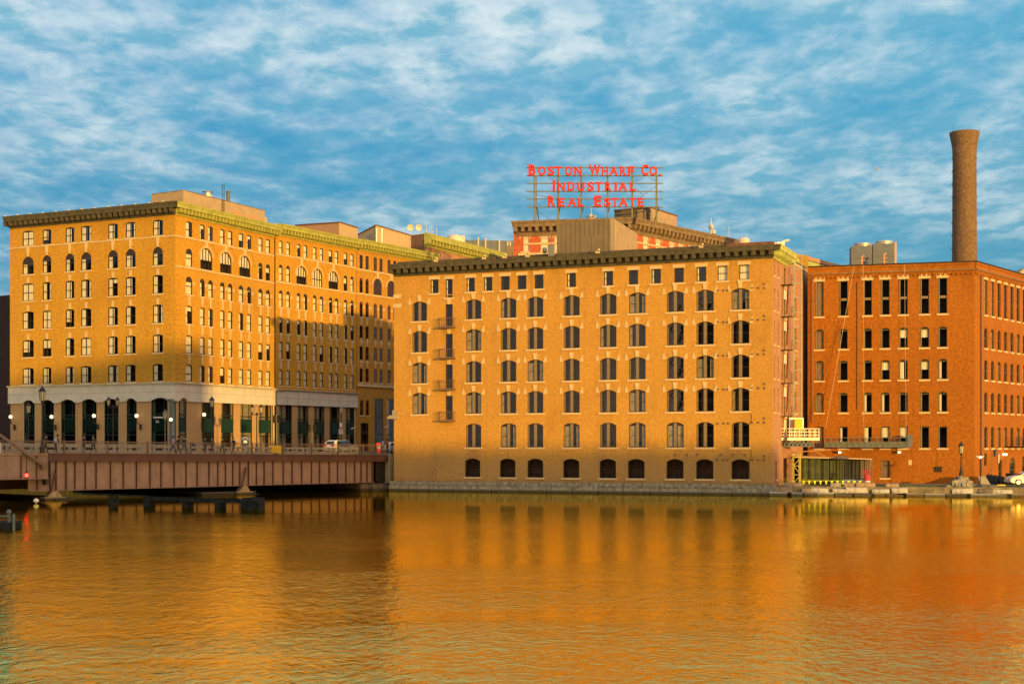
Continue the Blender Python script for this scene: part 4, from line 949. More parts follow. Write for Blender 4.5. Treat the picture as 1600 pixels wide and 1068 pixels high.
for zx in (312, 524, 730, 966, 1187, 1404):
    mb = MB(); mb.bar((sx(zx), DS+.15, Z5), (sx(zx), DS+.15, sz(120)), .20); mb.bar((sx(zx+18 if zx == 312 else zx+6), DS+.5, Z5), (sx(zx+18 if zx == 312 else zx+6), DS+.5, sz(200)), .16); mb.build('post', 'post_green', sg)
    mb = MB(); mb.bar((sx(zx+22), DS+.3, sz(470)), (sx(zx+60 if zx == 312 else zx-16), DS+3.5, Z5), .10); mb.build('brace', 'iron', sg)
for (x0, y0, x1, y1) in ((330, 500, 480, 600), (440, 205, 520, 250), (1290, 205, 1190, 250), (1340, 205, 1400, 240), (1400, 290, 1240, 400), (1210, 290, 1290, 370), (340, 360, 500, 400)):
    mb = MB(); mb.bar((sx(x0), DS+.5, sz(y0)), (sx(x1), DS+.6, sz(y1)), .05); mb.build('tie_rod', 'iron', sg)

D0[0] = .12
# =====================================================================================  ORANGE-RED BRICK BUILDING ON THE RIGHT, CHIMNEY
b6 = thing('factory_building', 'orange-red brick factory building with tall top-floor windows beside the chimney', 'building', (RB.A.x, RB.A.y, .92))
Z6 = RB.z(1523, 409.5)
rc = [1280, 1317.5, 1355.3, 1383, 1411.2, 1444.5, 1472.7]
def rz_(px, a, b_): return RB.z(px, a), RB.z(px, b_)
rws = [rz_(1472.7, 434, 489.5), rz_(1472.7, 510, 542), rz_(1472.7, 560.5, 592), rz_(1472.7, 611.5, 643), rz_(1472.7, 665.5, 699.5)]
ops = []; T = []
for i, (zt, zb) in enumerate(rws):
    for j, c in enumerate(rc):
        op = (RB.u(c), .98, zb, zt-zb, .16 if i in (1, 2, 3) else 0); ops.append(op); T.append((op, i, j))
extra = [(RB.u(1383), .98, RB.z(1383, 746), RB.z(1383, 719)-RB.z(1383, 746), 0)]
wall_face(b6, RB, 0, RB.L, .9, Z6-.4, ops+extra, 'red', .42)
for op, i, j in T+[(extra[0], 5, 0)]:
    u, w_, z, h, r = op
    window(b6, RB, 'tall' if i == 0 and j else 'red1', u, z, w_, h, r, fm='frame_olive', gm=None if (j == 0 and i < 5) or i == 5 else 'glass', im='interior',
           blinds=(2,) if (j == 0 or i == 5) else ((None,) if i == 0 else (None, None, 1, 0, 7, 5, None)), bm='board_brown' if (j == 0 or i == 5) else 'blind',
           lintel=('stone', .62) if i == 0 else None, sillw=.14)
# right face
rp = [1540.5, 1550.3, 1561, 1571.3, 1581, 1591, 1600.5, 1610.5, 1621, 1631.5]
us = [RS.u(p) for p in rp]; st = (us[6]-us[0])/6; us = [us[0]+st*i for i in range(13)]
ops = []; T = []
for i, (zt, zb) in enumerate(rws):
    for u in us:
        if u < RS.L-1: op = (u, 1.05, zb, zt-zb, .3 if i > 0 else 0); ops.append(op); T.append((op, i))
zz0 = RS.z(1581, 745); gl = [(RS.u(1540), .95, RS.z(1540, 727.5), .1+1.4, .3), (RS.u(1582), 2.0, 1.0, RS.z(1582, 714)-1.0, .9), (RS.u(1600.5), 1.5, RS.z(1600, 738), 2.0, 0), (RS.u(1563), 1.3, 1.0, 2.5, 0)]
wall_face(b6, RS, 0, RS.L, .9, Z6-.4, ops+gl, 'red', .35)
for op, i in T+[(g, 9) for g in gl]:
    u, w_, z, h, r = op
    window(b6, RS, 'sash1', u, z, w_, h, r, fm='frame_olive', blinds=(1, 7, 2, None), bm='curtain', lintel=('stone', .55) if i == 0 else None, sillw=.12, sill='stone' if i < 9 else None,
           name='window' if i < 9 else 'doorway')
for F, uu, h in ((RB, RB.L, 1), (RS, RS.L, 1)):
    cornice(b6, F, 0, uu, Z6, [(-.02, -1.15), (.04, -1.15), (.08, -.95), (.14, -.92), (.18, -.72), (.18, -.25), (.26, -.22), (.26, 0), (-.02, .02)], 'red', 0 if F is RB else .35, .35 if F is RB else 0, name='parapet')
    mb = MB(); n = int(uu/.5); mb.box(0, uu, -.02, .02, Z6-1.18, Z6-1.13)
    for k in range(n): x = uu*(k+.2)/n; mb.box(x, x+.24, -.15, .02, Z6-1.35, Z6-1.13)
    mb.build('corbel_band', 'red', b6, F.A, F.rz)
    cornice(b6, F, 0, uu, Z6+.14, [(-.3, -.12), (.34, -.12), (.34, 0), (-.3, 0)], 'iron', 0 if F is RB else .35, .35 if F is RB else 0, name='parapet_cap')
    cornice(b6, F, 0, uu, Z6-.72, [(-.02, -.10), (.28, -.10), (.28, 0), (-.02, 0)], 'brown_cornice', 0 if F is RB else .35, .35 if F is RB else 0, name='gutter')
bk6 = (RB.A.x+22, RB.A.y+33)
poly_roof(b6, [tuple(RB.A.xy), tuple(RB.B.xy), tuple(RS.B.xy), bk6], Z6-.3); plain_wall(b6, bk6, tuple(RB.A.xy), .9, Z6-.4, 'red'); plain_wall(b6, tuple(RS.B.xy), bk6, .9, Z6-.4, 'red')
mb = MB(); u = RS.u(1532); mb.tube((u, -.12, 1), (u, -.12, Z6-1.2), .09); mb.build('downpipe', 'rail_brown', b6, RS.A, RS.rz)
for px, py0, py1 in ((1268.5, 420, 660), (1340, 440, 640)):
    mb = MB(); u = RB.u(px); mb.tube((u, -.1, RB.z(px, py1)), (u, -.1, RB.z(px, py0)), .055); mb.build('downpipe', 'rail_brown', b6, RB.A, RB.rz)
mb = MB(); u = RB.u(1465.5); z = RB.z(1465, 737); mb.box(u-.42, u+.42, -.05, .02, z, z+.62)
for k in range(5): mb.box(u-.38, u+.38, -.08, -.04, z+.06+k*.11, z+.11+k*.11)
mb.build('wall_grille', 'iron', b6, RB.A, RB.rz)
mb = MB(); u = RB.u(1422); z = RB.z(1422, 726); mb.box(u-.18, u+.18, -.05, .0, z, z+.58)
tag(mb.build('wall_notice', 'stone', None, RB.A, RB.rz), 'small cream notice board on the factory wall right of the boarded window', 'notice')
for px, py in ((1311, 706.5), (1404, 706.3)):
    p = RB.P(RB.u(px), RB.z(px, py)); mb = MB(); mb.box(-.45, -.05, -.35, .0, -.05, .14); o = mb.build('wall_floodlight', 'iron', None, p, RB.rz)
    tag(o, 'lit wall floodlight %s on the factory front' % ('above the green tarpaulin shelter' if px < 1350 else 'below the right end of the hanging work platform'), 'floodlight', 'floodlights on the factory')
    mb = MB(); mb.box(-.06, .22, -.36, -.02, -.08, .10); mb.build('lens', 'lamp_white', o, p, RB.rz)
# pilaster strip and rear wing beside the mast
WG = Facade(pt(1243, D=171.0), pt(1312, D=182.0)); Zw = WG.z(1246, 397)
wg = thing('rear_wing', 'buff rear wing with a coloured eaves strip between the warehouse and the factory', 'building', (WG.A.x, WG.A.y, .92))
corn = lambda z, h, out, m: belt(wg, WG, 0, WG.L, z, h, out, m, name='eaves')
plain_wall(wg, tuple(WG.A.xy), tuple(WG.B.xy), .9, Zw-.3, 'gold'); corn(Zw, .45, .25, 'salmon_wall'); corn(Zw-.5, .9, .15, 'green_copper')
plain_wall(wg, (WG.A.x-5, WG.A.y+2), (WG.A.x+.2, WG.A.y), .9, Zw-.3, 'buff'); poly_roof(wg, [(WG.A.x-5, WG.A.y+2), tuple(WG.A.xy), tuple(WG.B.xy), (WG.B.x-6, WG.B.y+6)], Zw-.05)
mb = MB(); mb.box(0, 1.0, 0, .8, .9, 5+(698-399)/FPX*168.5); mb.build('brick_pilaster', 'gold', wg, pt(1248.5, D=168.3)+(0,), RB.rz)
# chimney
ch = thing('chimney', 'tall round brick factory chimney with iron bands and a flared top', 'chimney', (pt(1507, D=174.5)[0], 174.5, Z6-.4))
zt = CAMZ+(HY-207)/FPX*174.5 - (Z6-.4); k = 174.5/FPX
mb = MB(); prof = [(18.9*k, 0), (18.4*k, zt*.4), (17.9*k, zt*.80), (18.2*k, zt*.86), (18.6*k, zt*.90), (21.5*k, zt*.965), (22.6*k, zt*.985), (22.6*k, zt), (18.5*k, zt+.02), (18.5*k, zt-1.5)]
mb.lathe(prof, 40, caps=False); mb.build('stack', 'chimney_brick', ch, wm(ch).translation, smooth=False)
for i in range(10):
    z = zt*(.04+.087*i); r_ = (18.9-1.0*min(1, z/zt/.8))*k+.03
    mb = MB(); mb.lathe([(r_-.01, 0), (r_-.01, .07), (r_-.05, .08), (r_-.05, -.01)], 40, caps=False); mb.box(r_-.02, r_+.12, -.06, .06, -.02, .10); mb.box(-r_-.12, -r_+.02, -.06, .06, -.02, .10)
    mb.build('iron_band', 'rail_brown', ch, wm(ch).translation + Vector((0, 0, z)))
for a in (200, 345): mb = MB(); mb.tube((22*k*math.cos(R(a)), 22*k*math.sin(R(a)), zt-.5), (22*k*math.cos(R(a)), 22*k*math.sin(R(a)), zt+.8), .015); mb.build('lightning_rod', 'iron', ch, wm(ch).translation)
mb = MB(); mb.box(-2.0, 2.2, -2.4, 0, 0, .35); mb.build('base_slab', 'stone', ch, wm(ch).translation + Vector((.2, -.3, .5)))
# cooling towers
for i, (xa, xb, ty) in enumerate(((1330, 1363, 383.5), (1364, 1397.5, 380))):
    F_ = Facade(pt(xa, D=171.5-.4*i), pt(xb, D=171.1-.4*i)); zt2 = F_.z(xb, ty); z0 = Z6-.4
    ct = thing('cooling_tower', '%s of the two grey metal cooling towers on the factory roof' % ('left and slightly lower' if i == 0 else 'right and slightly taller'), 'cooling tower', (F_.A.x, F_.A.y, z0), F_.rz, 'cooling towers on the factory roof')
    mb = MB(); mb.box(0, F_.L-.02, 0, 3.2, z0+1.1, zt2)
    for xx in (.0, F_.L-.15): mb.box(xx, xx+.13, -.03, 3.2, z0, z0+1.1)
    mb.box(0, F_.L-.02, .4, 3.2, z0, z0+1.1); mb.box(-.02, F_.L, -.04, 0, zt2-1.5, zt2-1.42); mb.build('casing', 'grey_metal', ct, (F_.A.x, F_.A.y, 0), F_.rz)
    c_ = F_.P(F_.L*.58, 0, -1.6); mb = MB(); mb.lathe([(1.0, 0), (1.0, .35), (1.05, .45), (.95, .47), (.93, .1)], 20, caps=False); mb.build('fan_shroud', 'galvanised', ct, (c_[0], c_[1], zt2), smooth=True)
    if i: mb = MB(); mb.box(F_.L, F_.L+.25, -.02, 3.2, z0, zt2+.15); mb.build('side_panel', 'tan_wall', ct, (F_.A.x, F_.A.y, 0), F_.rz)
for i, (px, h) in enumerate(((1346, 2.0), (1381, 2.3), (1362, .8))):
    p = pt(px, D=168.5); mb = MB(); mb.tube((0, 0, 0), (0, 0, h), .14, 8); mb.tube((0, 0, h-.05), (.3, 0, h+.15), .12, 8); mb.tube((-.25, 0, h-.4), (.45, 0, h-.4), .06); mb.tube((-.25, 0, h-.9), (.45, 0, h-.9), .05)
    tag(mb.build('vent_pipe', 'salmon_wall', None, (p[0], p[1], Z6-.3)), ('orange vent pipe with side arms standing before the %s cooling tower' % ('left' if i == 0 else 'right')) if i < 2 else 'short stubby orange vent pipe between the two taller ones', 'vent pipe', 'vent pipes on the factory roof')
p = pt(1325, D=172); mb = MB(); mb.box(-.4, .5, 0, 1.5, 0, 1.5); tag(mb.build('electrical_cabinet', 'green_panel', None, (p[0], p[1], Z6-.35)), 'dark green cabinet left of the cooling towers on the factory roof', 'cabinet')
p = pt(1432, D=170); mb = MB(); mb.bar((-.7, 0, 0), (-.7, 0, .95), .09); mb.bar((-.8, 0, 1.0), (.3, 0, .45), .22, .18); mb.box(.15, .6, -.2, .2, 0, .55); mb.bar((.4, 0, .5), (.55, 0, .8), .1)
tag(mb.build('roof_winch', 'tan_wall', None, (p[0], p[1], Z6-.1)), 'small tilted winch arm on the factory roof left of the chimney', 'winch')
# distant tan roof at the right edge
p = pt(1612, D=230); mb = MB(); mb.prism([(-3.2, 0), (12, 0), (12, 2.2), (-1, 2.0)], 0, 14); mb.box(-2, 12, 0, 14, -30, .02); tag(mb.build('far_roof_block', 'tan_wall', None, (p[0], p[1], CAMZ+(HY-437)/FPX*230)), 'pale tan rooftop behind the factory at the right edge', 'building')

# =====================================================================================  MAST, PLATFORMS, SHELTER
def truss(mb, x, y, z0, z1, s, t=.07, step=1.3):
    for a in (-s, s):
        for b_ in (-s, s): mb.bar((x+a, y+b_, z0), (x+a, y+b_, z1), t)
    z = z0; f = 1
    while z < z1-.3:
        e = min(z1, z+step)
        for (ax, ay, bx, by) in ((-s, -s, s, -s), (s, -s, s, s)):
            mb.bar((x+ax, y+ay, z), (x+bx, y+by, z), t*.8); mb.bar((x+(ax if f > 0 else bx), y+(ay if f > 0 else by), z), (x+(bx if f > 0 else ax), y+(by if f > 0 else ay), e), t*.7)
        z = e; f = -f
DM = 157.0; mx = pt(1246.5, D=DM)[0]; zm = lambda py: CAMZ+(HY-py)/FPX*DM
mc = thing('mast_climber', 'work lift with blue-grey lattice mast and white railed platform against the warehouse side', 'work platform', (mx, DM, 1.0))
mb = MB(); truss(mb, mx-.15, DM, 1.05, zm(708), .36, .08, .95); mb.build('lower_mast', 'mast_yellow', mc)
mb = MB()
for a in (-.42, .42): mb.bar((mx+a, DM, zm(690)), (mx+a, DM, zm(396)), .12); mb.bar((mx+a+.1, DM+.35, zm(690)), (mx+a+.1, DM+.35, zm(396)), .07)
z = zm(690)
while z < zm(400): mb.bar((mx-.42, DM, z), (mx+.42, DM, z), .07); z += 1.57
mb.build('upper_mast', 'mast_blue', mc)
px0, px1 = pt(1208, D=155.2)[0], pt(1278, D=155.2)[0]; zf = CAMZ+(HY-686)/FPX*155
mb = MB(); mb.box(px0, px1, 154.4, 156.2, zf-.12, zf+.18)
mb.build('platform_deck', 'galvanised', mc)
mb = MB(); truss_z = zf-.75
mb.bar((px0+.2, 154.6, truss_z), (px1-.5, 154.6, truss_z), .09); mb.bar((px0+.2, 156, truss_z), (px1-.5, 156, truss_z), .09); n = 9
for i in range(n): a = px0+.2+(px1-px0-.7)*i/n; e = (px1-px0-.7)/n; mb.bar((a, 154.6, truss_z), (a+e/2, 154.6, zf-.12), .08); mb.bar((a+e/2, 154.6, zf-.12), (a+e, 154.6, truss_z), .08)
mb.box(px0+.3, px1-.6, 154.9, 155.8, truss_z+.02, zf-.3); mb.build('platform_truss', 'grey_metal', mc)
mb = MB(); n = 9
for i in range(n+1): x = px0+.05+(px1-px0-.1)*i/n; mb.bar((x, 154.45, zf), (x, 154.45, zf+1.15), .06); mb.bar((x, 156.1, zf), (x, 156.1, zf+1.15), .05)
for zz in (.45, .8, 1.15): mb.bar((px0, 154.45, zf+zz), (px1, 154.45, zf+zz), .055); mb.bar((px0, 156.1, zf+zz), (px1, 156.1, zf+zz), .05)
mb.bar((px1, 154.4, zf+1.15), (px1, 156.2, zf+1.15), .06); mb.build('railing', 'galvanised', mc)
mb = MB(); mb.box(mx-.55, mx+.25, DM-1.2, DM-.5, zf+1.0, zf+2.2); mb.build('drive_box', 'yellow', mc)
mb = MB(); mb.box(mx-1.0, mx+.55, DM-.45, DM+.3, zf+.9, zf+2.35); mb.build('cab', 'galvanised', mc)
# hanging platform
F_ = Facade(pt(1289, D=163.0), pt(1425, D=160.6)); zh0, zh1 = F_.z(1400, 698.5), F_.z(1400, 683.5)
sw = thing('hanging_platform', 'long grey mesh work platform hanging on cables across the factory front', 'work platform', (F_.A.x, F_.A.y, zh0))
mb = MB(); mb.box(0, F_.L, -.3, .6, zh0, zh0+.10); mb.build('platform_deck', 'grey_metal', sw, F_.A, F_.rz)
mb = MB(); mb.box(.03, F_.L-.03, -.28, -.25, zh0+.1, zh0+.62); mb.build('mesh_panel', 'post_green', sw, F_.A, F_.rz)
mb = MB(); n = 15
for i in range(n+1): x = F_.L*i/n; mb.bar((x, -.3, zh0), (x, -.3, zh1), .06); mb.bar((x, .6, zh0), (x, .6, zh1), .05)
for i in range(n): a, b_ = F_.L*i/n, F_.L*(i+1)/n; mb.bar((a, -.3, zh0+.1), (b_, -.3, zh0+.62), .03)
for zz in (zh0+.62, zh1): mb.bar((0, -.3, zz), (F_.L, -.3, zz), .05); mb.bar((0, .6, zz), (F_.L, .6, zz), .045)
for x in (0, F_.L): mb.bar((x, -.3, zh1), (x, .6, zh1), .06)
mb.box(F_.L-.5, F_.L+.05, -.35, .6, zh0+.1, zh1+.35); mb.build('railing', 'grey_metal', sw, F_.A, F_.rz)
def cable(name, label, p, q, r=.02, mat='frame_white'):
    mb = MB(); n = 1; mb.tube(p, q, r, 5); tag(mb.build(name, mat), label, 'cable', 'ropes on the factory front')
PPt = lambda px, py, out=.7: RB.P(RB.u(px), RB.z(px, py), out)
cable('rope', 'pale slanting rope hanging from the factory parapet across the second window column', PPt(1335, 417), PPt(1291, 668, .9))
cable('rope', 'pale vertical rope hanging just left of the third window column', PPt(1349.5, 416), PPt(1350, 684), .015)
cable('rope', 'pale vertical rope hanging over the fifth window column', PPt(1413.5, 414), PPt(1416, 684), .015)
cable('rope', 'dark slanting rope running down to the left end of the factory front', PPt(1316, 500, .3), PPt(1262, 664, .3), .018, 'iron')
# shelter at ground level
F_ = Facade(pt(1246, D=158.5), pt(1362, D=157.5)); zr_ = F_.z(1300, 716)
sh = thing('tarpaulin_shelter', 'low scaffold shelter hung with olive green tarpaulins below the hanging platform', 'shelter', (F_.A.x, F_.A.y, .92))
mb = MB(); mb.hexa([(-.3, -.4, zr_+.1), (F_.L, -.4, zr_-.12), (F_.L, 3, zr_-.1), (-.3, 3, zr_+.2), (-.3, -.4, zr_+.22), (F_.L, -.4, zr_), (F_.L, 3, zr_), (-.3, 3, zr_+.35)]); mb.build('canopy', 'tan_wall', sh, F_.A, F_.rz)
for a, b_, m_, y in ((.2, 3.3, 'tarp_green', .4), (3.35, 4.9, 'tarp_green', .6), (4.95, 6.7, 'net_black', .9), (6.9, 8.0, 'board_brown', .7)):
    mb = MB(); k2 = 12
    for i in range(k2):
        x0, x1 = a+(b_-a)*i/k2, a+(b_-a)*(i+1)/k2; d0, d1 = y+.05*math.sin(i*2.3), y+.05*math.sin((i+1)*2.3); mb.face([(x0, d0, 1.0), (x1, d1, 1.0), (x1, d1, zr_), (x0, d0, zr_)])
    mb.build('tarpaulin', m_, sh, F_.A, F_.rz)
mb = MB(); mb.box(-.2, F_.L, 2.6, 2.8, .95, zr_); mb.build('backing', 'interior', sh, F_.A, F_.rz)
for x in (.1, 1.75, 3.3, 4.95, 6.8, 8.0):
    mb = MB(); mb.tube((x, -.3, .95), (x, -.3, zr_+(.9 if x == 1.75 else .1)), .035, 6); mb.build('post', 'grey_metal', sh, F_.A, F_.rz)
mb = MB(); mb.bar((.3, -.3, zr_+.75), (3.6, -.35, zr_+1.0), .09); mb.bar((1.7, -.3, zr_+.9), (3.0, -.3, zr_+.2), .06); mb.build('crossbeam', 'salmon_wall', sh, F_.A, F_.rz)
p = pt(1314, D=157); um = thing('parasol', 'small brown parasol poking above the tarpaulin shelter roof', 'parasol', (p[0], p[1], 1.0))
mb = MB(); mb.tube((0, 0, 0), (0, 0, 2.9), .035); mb.build('pole', 'iron', um, (p[0], p[1], 1.0)); mb = MB(); mb.lathe([(1.0, 2.72), (.5, 2.95), (.05, 3.15)], 8); mb.build('canopy', 'board_brown', um, (p[0], p[1], 1.0))
# bunting
fl = thing('bunting', 'string of yellow pennants stretched low along the quay in front of the shelter', 'bunting', (pt(1250, D=153)[0], 153, 1.6))
xs_ = [pt(px, D=153.2)[0] for px in (1250, 1347)]; n = 11; zfl = CAMZ+(HY-750.5)/FPX*153.2
mb = MB(); mb.tube((xs_[0], 153.2, zfl), (xs_[1], 153.2, zfl), .02, 4); mb.build('string', 'flag_yellow', fl)
for i in range(n):
    x = xs_[0]+(xs_[1]-xs_[0])*(i+.4)/n; mb = MB(); mb.hexa([(x, 153.19, zfl), (x+.30, 153.19, zfl), (x+.30, 153.21, zfl), (x, 153.21, zfl)][:0] or [(x+.12, 153.19, zfl-.42), (x+.16, 153.19, zfl-.42), (x+.16, 153.22, zfl-.42), (x+.12, 153.22, zfl-.42), (x, 153.19, zfl), (x+.3, 153.19, zfl), (x+.3, 153.22, zfl), (x, 153.22, zfl)]); mb.build('pennant', 'flag_yellow', fl)
p = pt(1332, D=155); mb = MB(); mb.slab([(-1.6, -.5), (1.4, -.4), (1.6, .6), (-1.4, .6)], 0, .35); mb.slab([(-1.1, -.3), (.9, -.2), (1.0, .4), (-.9, .4)], .35, .62); mb.tube((.9, 0, .6), (1.7, -.1, .7), .12); tag(mb.build('folded_tarpaulin', 'blue', None, (p[0], p[1], .92)), 'heap of folded blue tarpaulin on the quay beside the red drum', 'tarpaulin')
p = pt(1355, D=153.5); rd = thing('traffic_drum', 'red and white traffic drum on the quay at the right end of the yellow bunting', 'traffic drum', (p[0], p[1], .92))
mb = MB(); mb.lathe([(.42, 0), (.42, .08), (.32, .1), (.30, .95), (.18, 1.0), (.16, 1.15)], 14); mb.build('barrel', 'drum_red', rd, (p[0], p[1], .92), smooth=True)
mb = MB(); mb.lathe([(.325, .35), (.32, .5)], 14, caps=False); mb.build('reflective_band', 'white_paint', rd, (p[0], p[1], .92))
mb = MB(); rr = random.Random(5)
for i in range(60): a, b_ = rr.uniform(0, 6.28), rr.uniform(.1, .5); x, y, z = b_*math.cos(a), b_*math.sin(a)*.6, rr.uniform(0, .8); mb.face([(x, y, z), (x+.12, y, z+.1), (x+.05, y+.1, z+.14)])
tag(mb.build('weed_clump', 'drum_red', None, (p[0]+.0, p[1]+.4, 1.75)), 'tuft of reddish leaves above the red traffic drum', 'plant')
mb = MB()
for px in (1221, 1229, 1257):
    for i in range(60): a, b_ = rr.uniform(0, 6.28), rr.uniform(.1, .5); q = pt(px, D=151.3); x, y, z = q[0]+b_*math.cos(a), q[1]+b_*math.sin(a)*.5, .95+rr.uniform(0, 1.1)*(1-b_); mb.face([(x, y, z), (x+.05, y, z+.02), (x+.09, y+.05, z+.18)])
tag(mb.build('quay_weeds', 'weed'), 'yellow-green weeds growing on the quay by the foot of the mast', 'weeds'); COL.objects[-1]['kind'] = 'stuff'

# =====================================================================================  ROCKS ON THE QUAY EDGE
rr = random.Random(11)
def rock(x, y, z, w_, d, h, mat, rz, lab):
    mb = MB(); j = lambda: rr.uniform(-.06, .06)
    c = [(-w_/2+j(), -d/2+j(), 0), (w_/2+j(), -d/2+j(), 0), (w_/2+j(), d/2+j(), 0), (-w_/2+j(), d/2+j(), 0), (-w_/2+.05+j()*2, -d/2+.05+j(), h+j()*1.4), (w_/2-.05+j()*2, -d/2+.05+j(), h+j()*1.4), (w_/2-.05+j(), d/2+j(), h+j()), (-w_/2+.05+j(), d/2+j(), h+j())]
    mb.hexa(c); o = mb.build('granite_block', mat, None, (x, y, z), rz)
    bv = o.modifiers.new('b', 'BEVEL'); bv.width = .07; bv.segments = 2
    tag(o, lab, 'rock', 'granite blocks along the quay edge')
mts = ['granite', 'granite_light', 'granite_brown', 'granite_dark', 'granite_light', 'granite_brown']
wd = {'granite': 'grey', 'granite_light': 'pale grey', 'granite_brown': 'brown', 'granite_dark': 'dark'}
edge = lambda t: (q0[0]+.6+(64.5-q0[0])*t, 149.5+(142.0-149.5)*t)
def where(px): 
    for lim, s_ in ((1238, 'beside the warehouse corner'), (1262, 'under the mast'), (1290, 'under the left half of the bunting'), (1325, 'under the right half of the bunting'), (1352, 'below the blue tarpaulin'), (1380, 'by the red traffic drum'), (1430, 'below the boarded window'), (1475, 'below the wall grille'), (1520, 'around the lamp post rock heap'), (1560, 'below the leaning slab')): 
        if px < lim: return s_
    return 'below the parked white car'
cnt = {}
for row in (0, 1, 2):
    t = .0 if row != 1 else .012
    while t < 1.02:
        big_ = t < .32; w_ = rr.uniform(1.2, 2.6) if big_ else rr.uniform(1.5, 2.4)
        x, y = edge(t); px = CX+x/y*FPX; m_ = rr.choice(mts)
        if row == 0: a = (x, y-.1, -.45, w_, 1.1, rr.uniform(.62, .8)); tier = 'waterline'
        elif row == 1: a = (x, y+.55, .25, w_*.95, 1.0, rr.uniform(.45, .62)); tier = 'middle'
        else: a = (x, y+1.2+rr.uniform(0, .5), .75, w_*.8, .9, rr.uniform(.35, .6) if big_ else rr.uniform(.3, .5)); tier = 'upper'
        skip = (row == 2 and rr.random() < (.25 if big_ else .5)) or (row == 1 and not big_ and rr.random() < .25)
        key_ = '%s %s granite block in the %s row %s' % (('long' if w_ > 2.05 else 'short'), wd[m_], tier, where(px)); cnt[key_] = cnt.get(key_, 0)+1
        if not skip: rock(*a, m_, rr.uniform(-.08, .08)-.2, key_)
        t += (w_+.06)/(64.5-q0[0])
# heap under the lamp post
p = pt(1502, D=148.3)
mb = MB()
for i in range(34):
    a = rr.uniform(0, 6.28); q_ = rr.random(); ra = 1.3*(1-q_)**.8; s_ = rr.uniform(.16, .34); cx_, cy_, cz_ = ra*math.cos(a), ra*math.sin(a), q_*.95
    mb.hexa([(cx_+dx*s_*rr.uniform(.8, 1.3), cy_+dy*s_*rr.uniform(.8, 1.3), cz_+dz*s_*rr.uniform(.6, 1.0)) for dx, dy, dz in ((-1, -1, -1), (1, -1, -1), (1, 1, -1), (-1, 1, -1), (-1, -1, 1), (1, -1, 1), (1, 1, 1), (-1, 1, 1))])
mb.lathe([(1.25, 0), (.9, .5), (.5, .85), (.3, 1.0)], 9); o = mb.build('lamp_rock_heap', 'granite', None, (p[0], p[1], .85)); tag(o, 'conical heap of grey stones at the foot of the quay lamp post', 'rock heap')
# =====================================================================================  STREET LAMPS
def lamp_post(loc, h, label, double=False, scale=1.0, mat='iron', group='street lamps', lit=False):
    x, y, z = loc; o = thing('street_lamp', label, 'street lamp', loc, 0, group)
    mb = MB(); mb.lathe([(.24, 0), (.24, .5), (.15, .7), (.11, 1.2), (.075, 1.4), (.06, h-.9)], 10); mb.build('pole', mat, o, loc)
    heads = [(-.52, 0), (.52, 0)] if double else [(0, 0)]
    if double: mb = MB(); mb.bar((-.55, 0, h-.95), (.55, 0, h-.95), .09); mb.lathe([(.12, 0), (.18, .15), (.05, .35)], 8, (0, 0, h-1.0)); mb.build('crossarm', mat, o, loc)
    for hx, hy in heads:
        q = (x+hx, y+hy, z+h-.9); s_ = scale
        mb = MB(); mb.lathe([(.07, 0), (.12, .1*s_), (.10, .16*s_), (.19*s_, .22*s_)], 8); mb.build('lamp_holder', mat, o, q)
        mb = MB(); mb.lathe([(.18*s_, .22*s_), (.27*s_, .95*s_), (.25*s_, 1.0*s_)], 8); mb.build('lantern_glass', 'lamp_white' if lit else 'lantern_glass', o, q)
        mb = MB()
        for k2 in range(8): a = math.pi*2*k2/8; mb.bar((.185*s_*math.cos(a), .185*s_*math.sin(a), .22*s_), (.275*s_*math.cos(a), .275*s_*math.sin(a), .97*s_), .035)
        mb.build('lantern_frame', mat, o, q)
        mb = MB(); mb.lathe([(.31*s_, .96*s_), (.30*s_, 1.05*s_), (.15*s_, 1.25*s_), (.06, 1.32*s_), (.06, 1.4*s_), (.01, 1.5*s_)], 8); mb.build('lamp_cap', mat, o, q)
    return o
def zat(px, py, D): return pt(px, py, D)[2]
lamp_post((p[0], p[1], 1.8), zat(1502, 693, 148.3)-1.8-.3, 'tall lantern street lamp standing on the stone heap in front of the factory corner')
p = pt(1531.5, D=151); ls = thing('quay_lamp', 'slim lamp post with small white heads beside the factory corner', 'street lamp', (p[0], p[1], .95))
mb = MB(); mb.tube((0, 0, 0), (0, 0, 2.95), .045); mb.bar((-.35, 0, 2.9), (.35, 0, 3.0), .05); mb.build('pole', 'iron', ls, (p[0], p[1], .95))
mb = MB(); mb.lathe([(.05, 0), (.14, .06), (.13, .18), (.03, .25)], 8, (.0, -.05, 2.85)); mb.build('lamp_head', 'lamp_white', ls, (p[0], p[1], .95))
mb = MB(); mb.tube((-.1, 0, 2.95), (-.4, -.05, 3.1), .07); mb.tube((.1, 0, 2.95), (.4, -.05, 3.1), .07); mb.build('camera_arm', 'white_paint', ls, (p[0], p[1], .95))
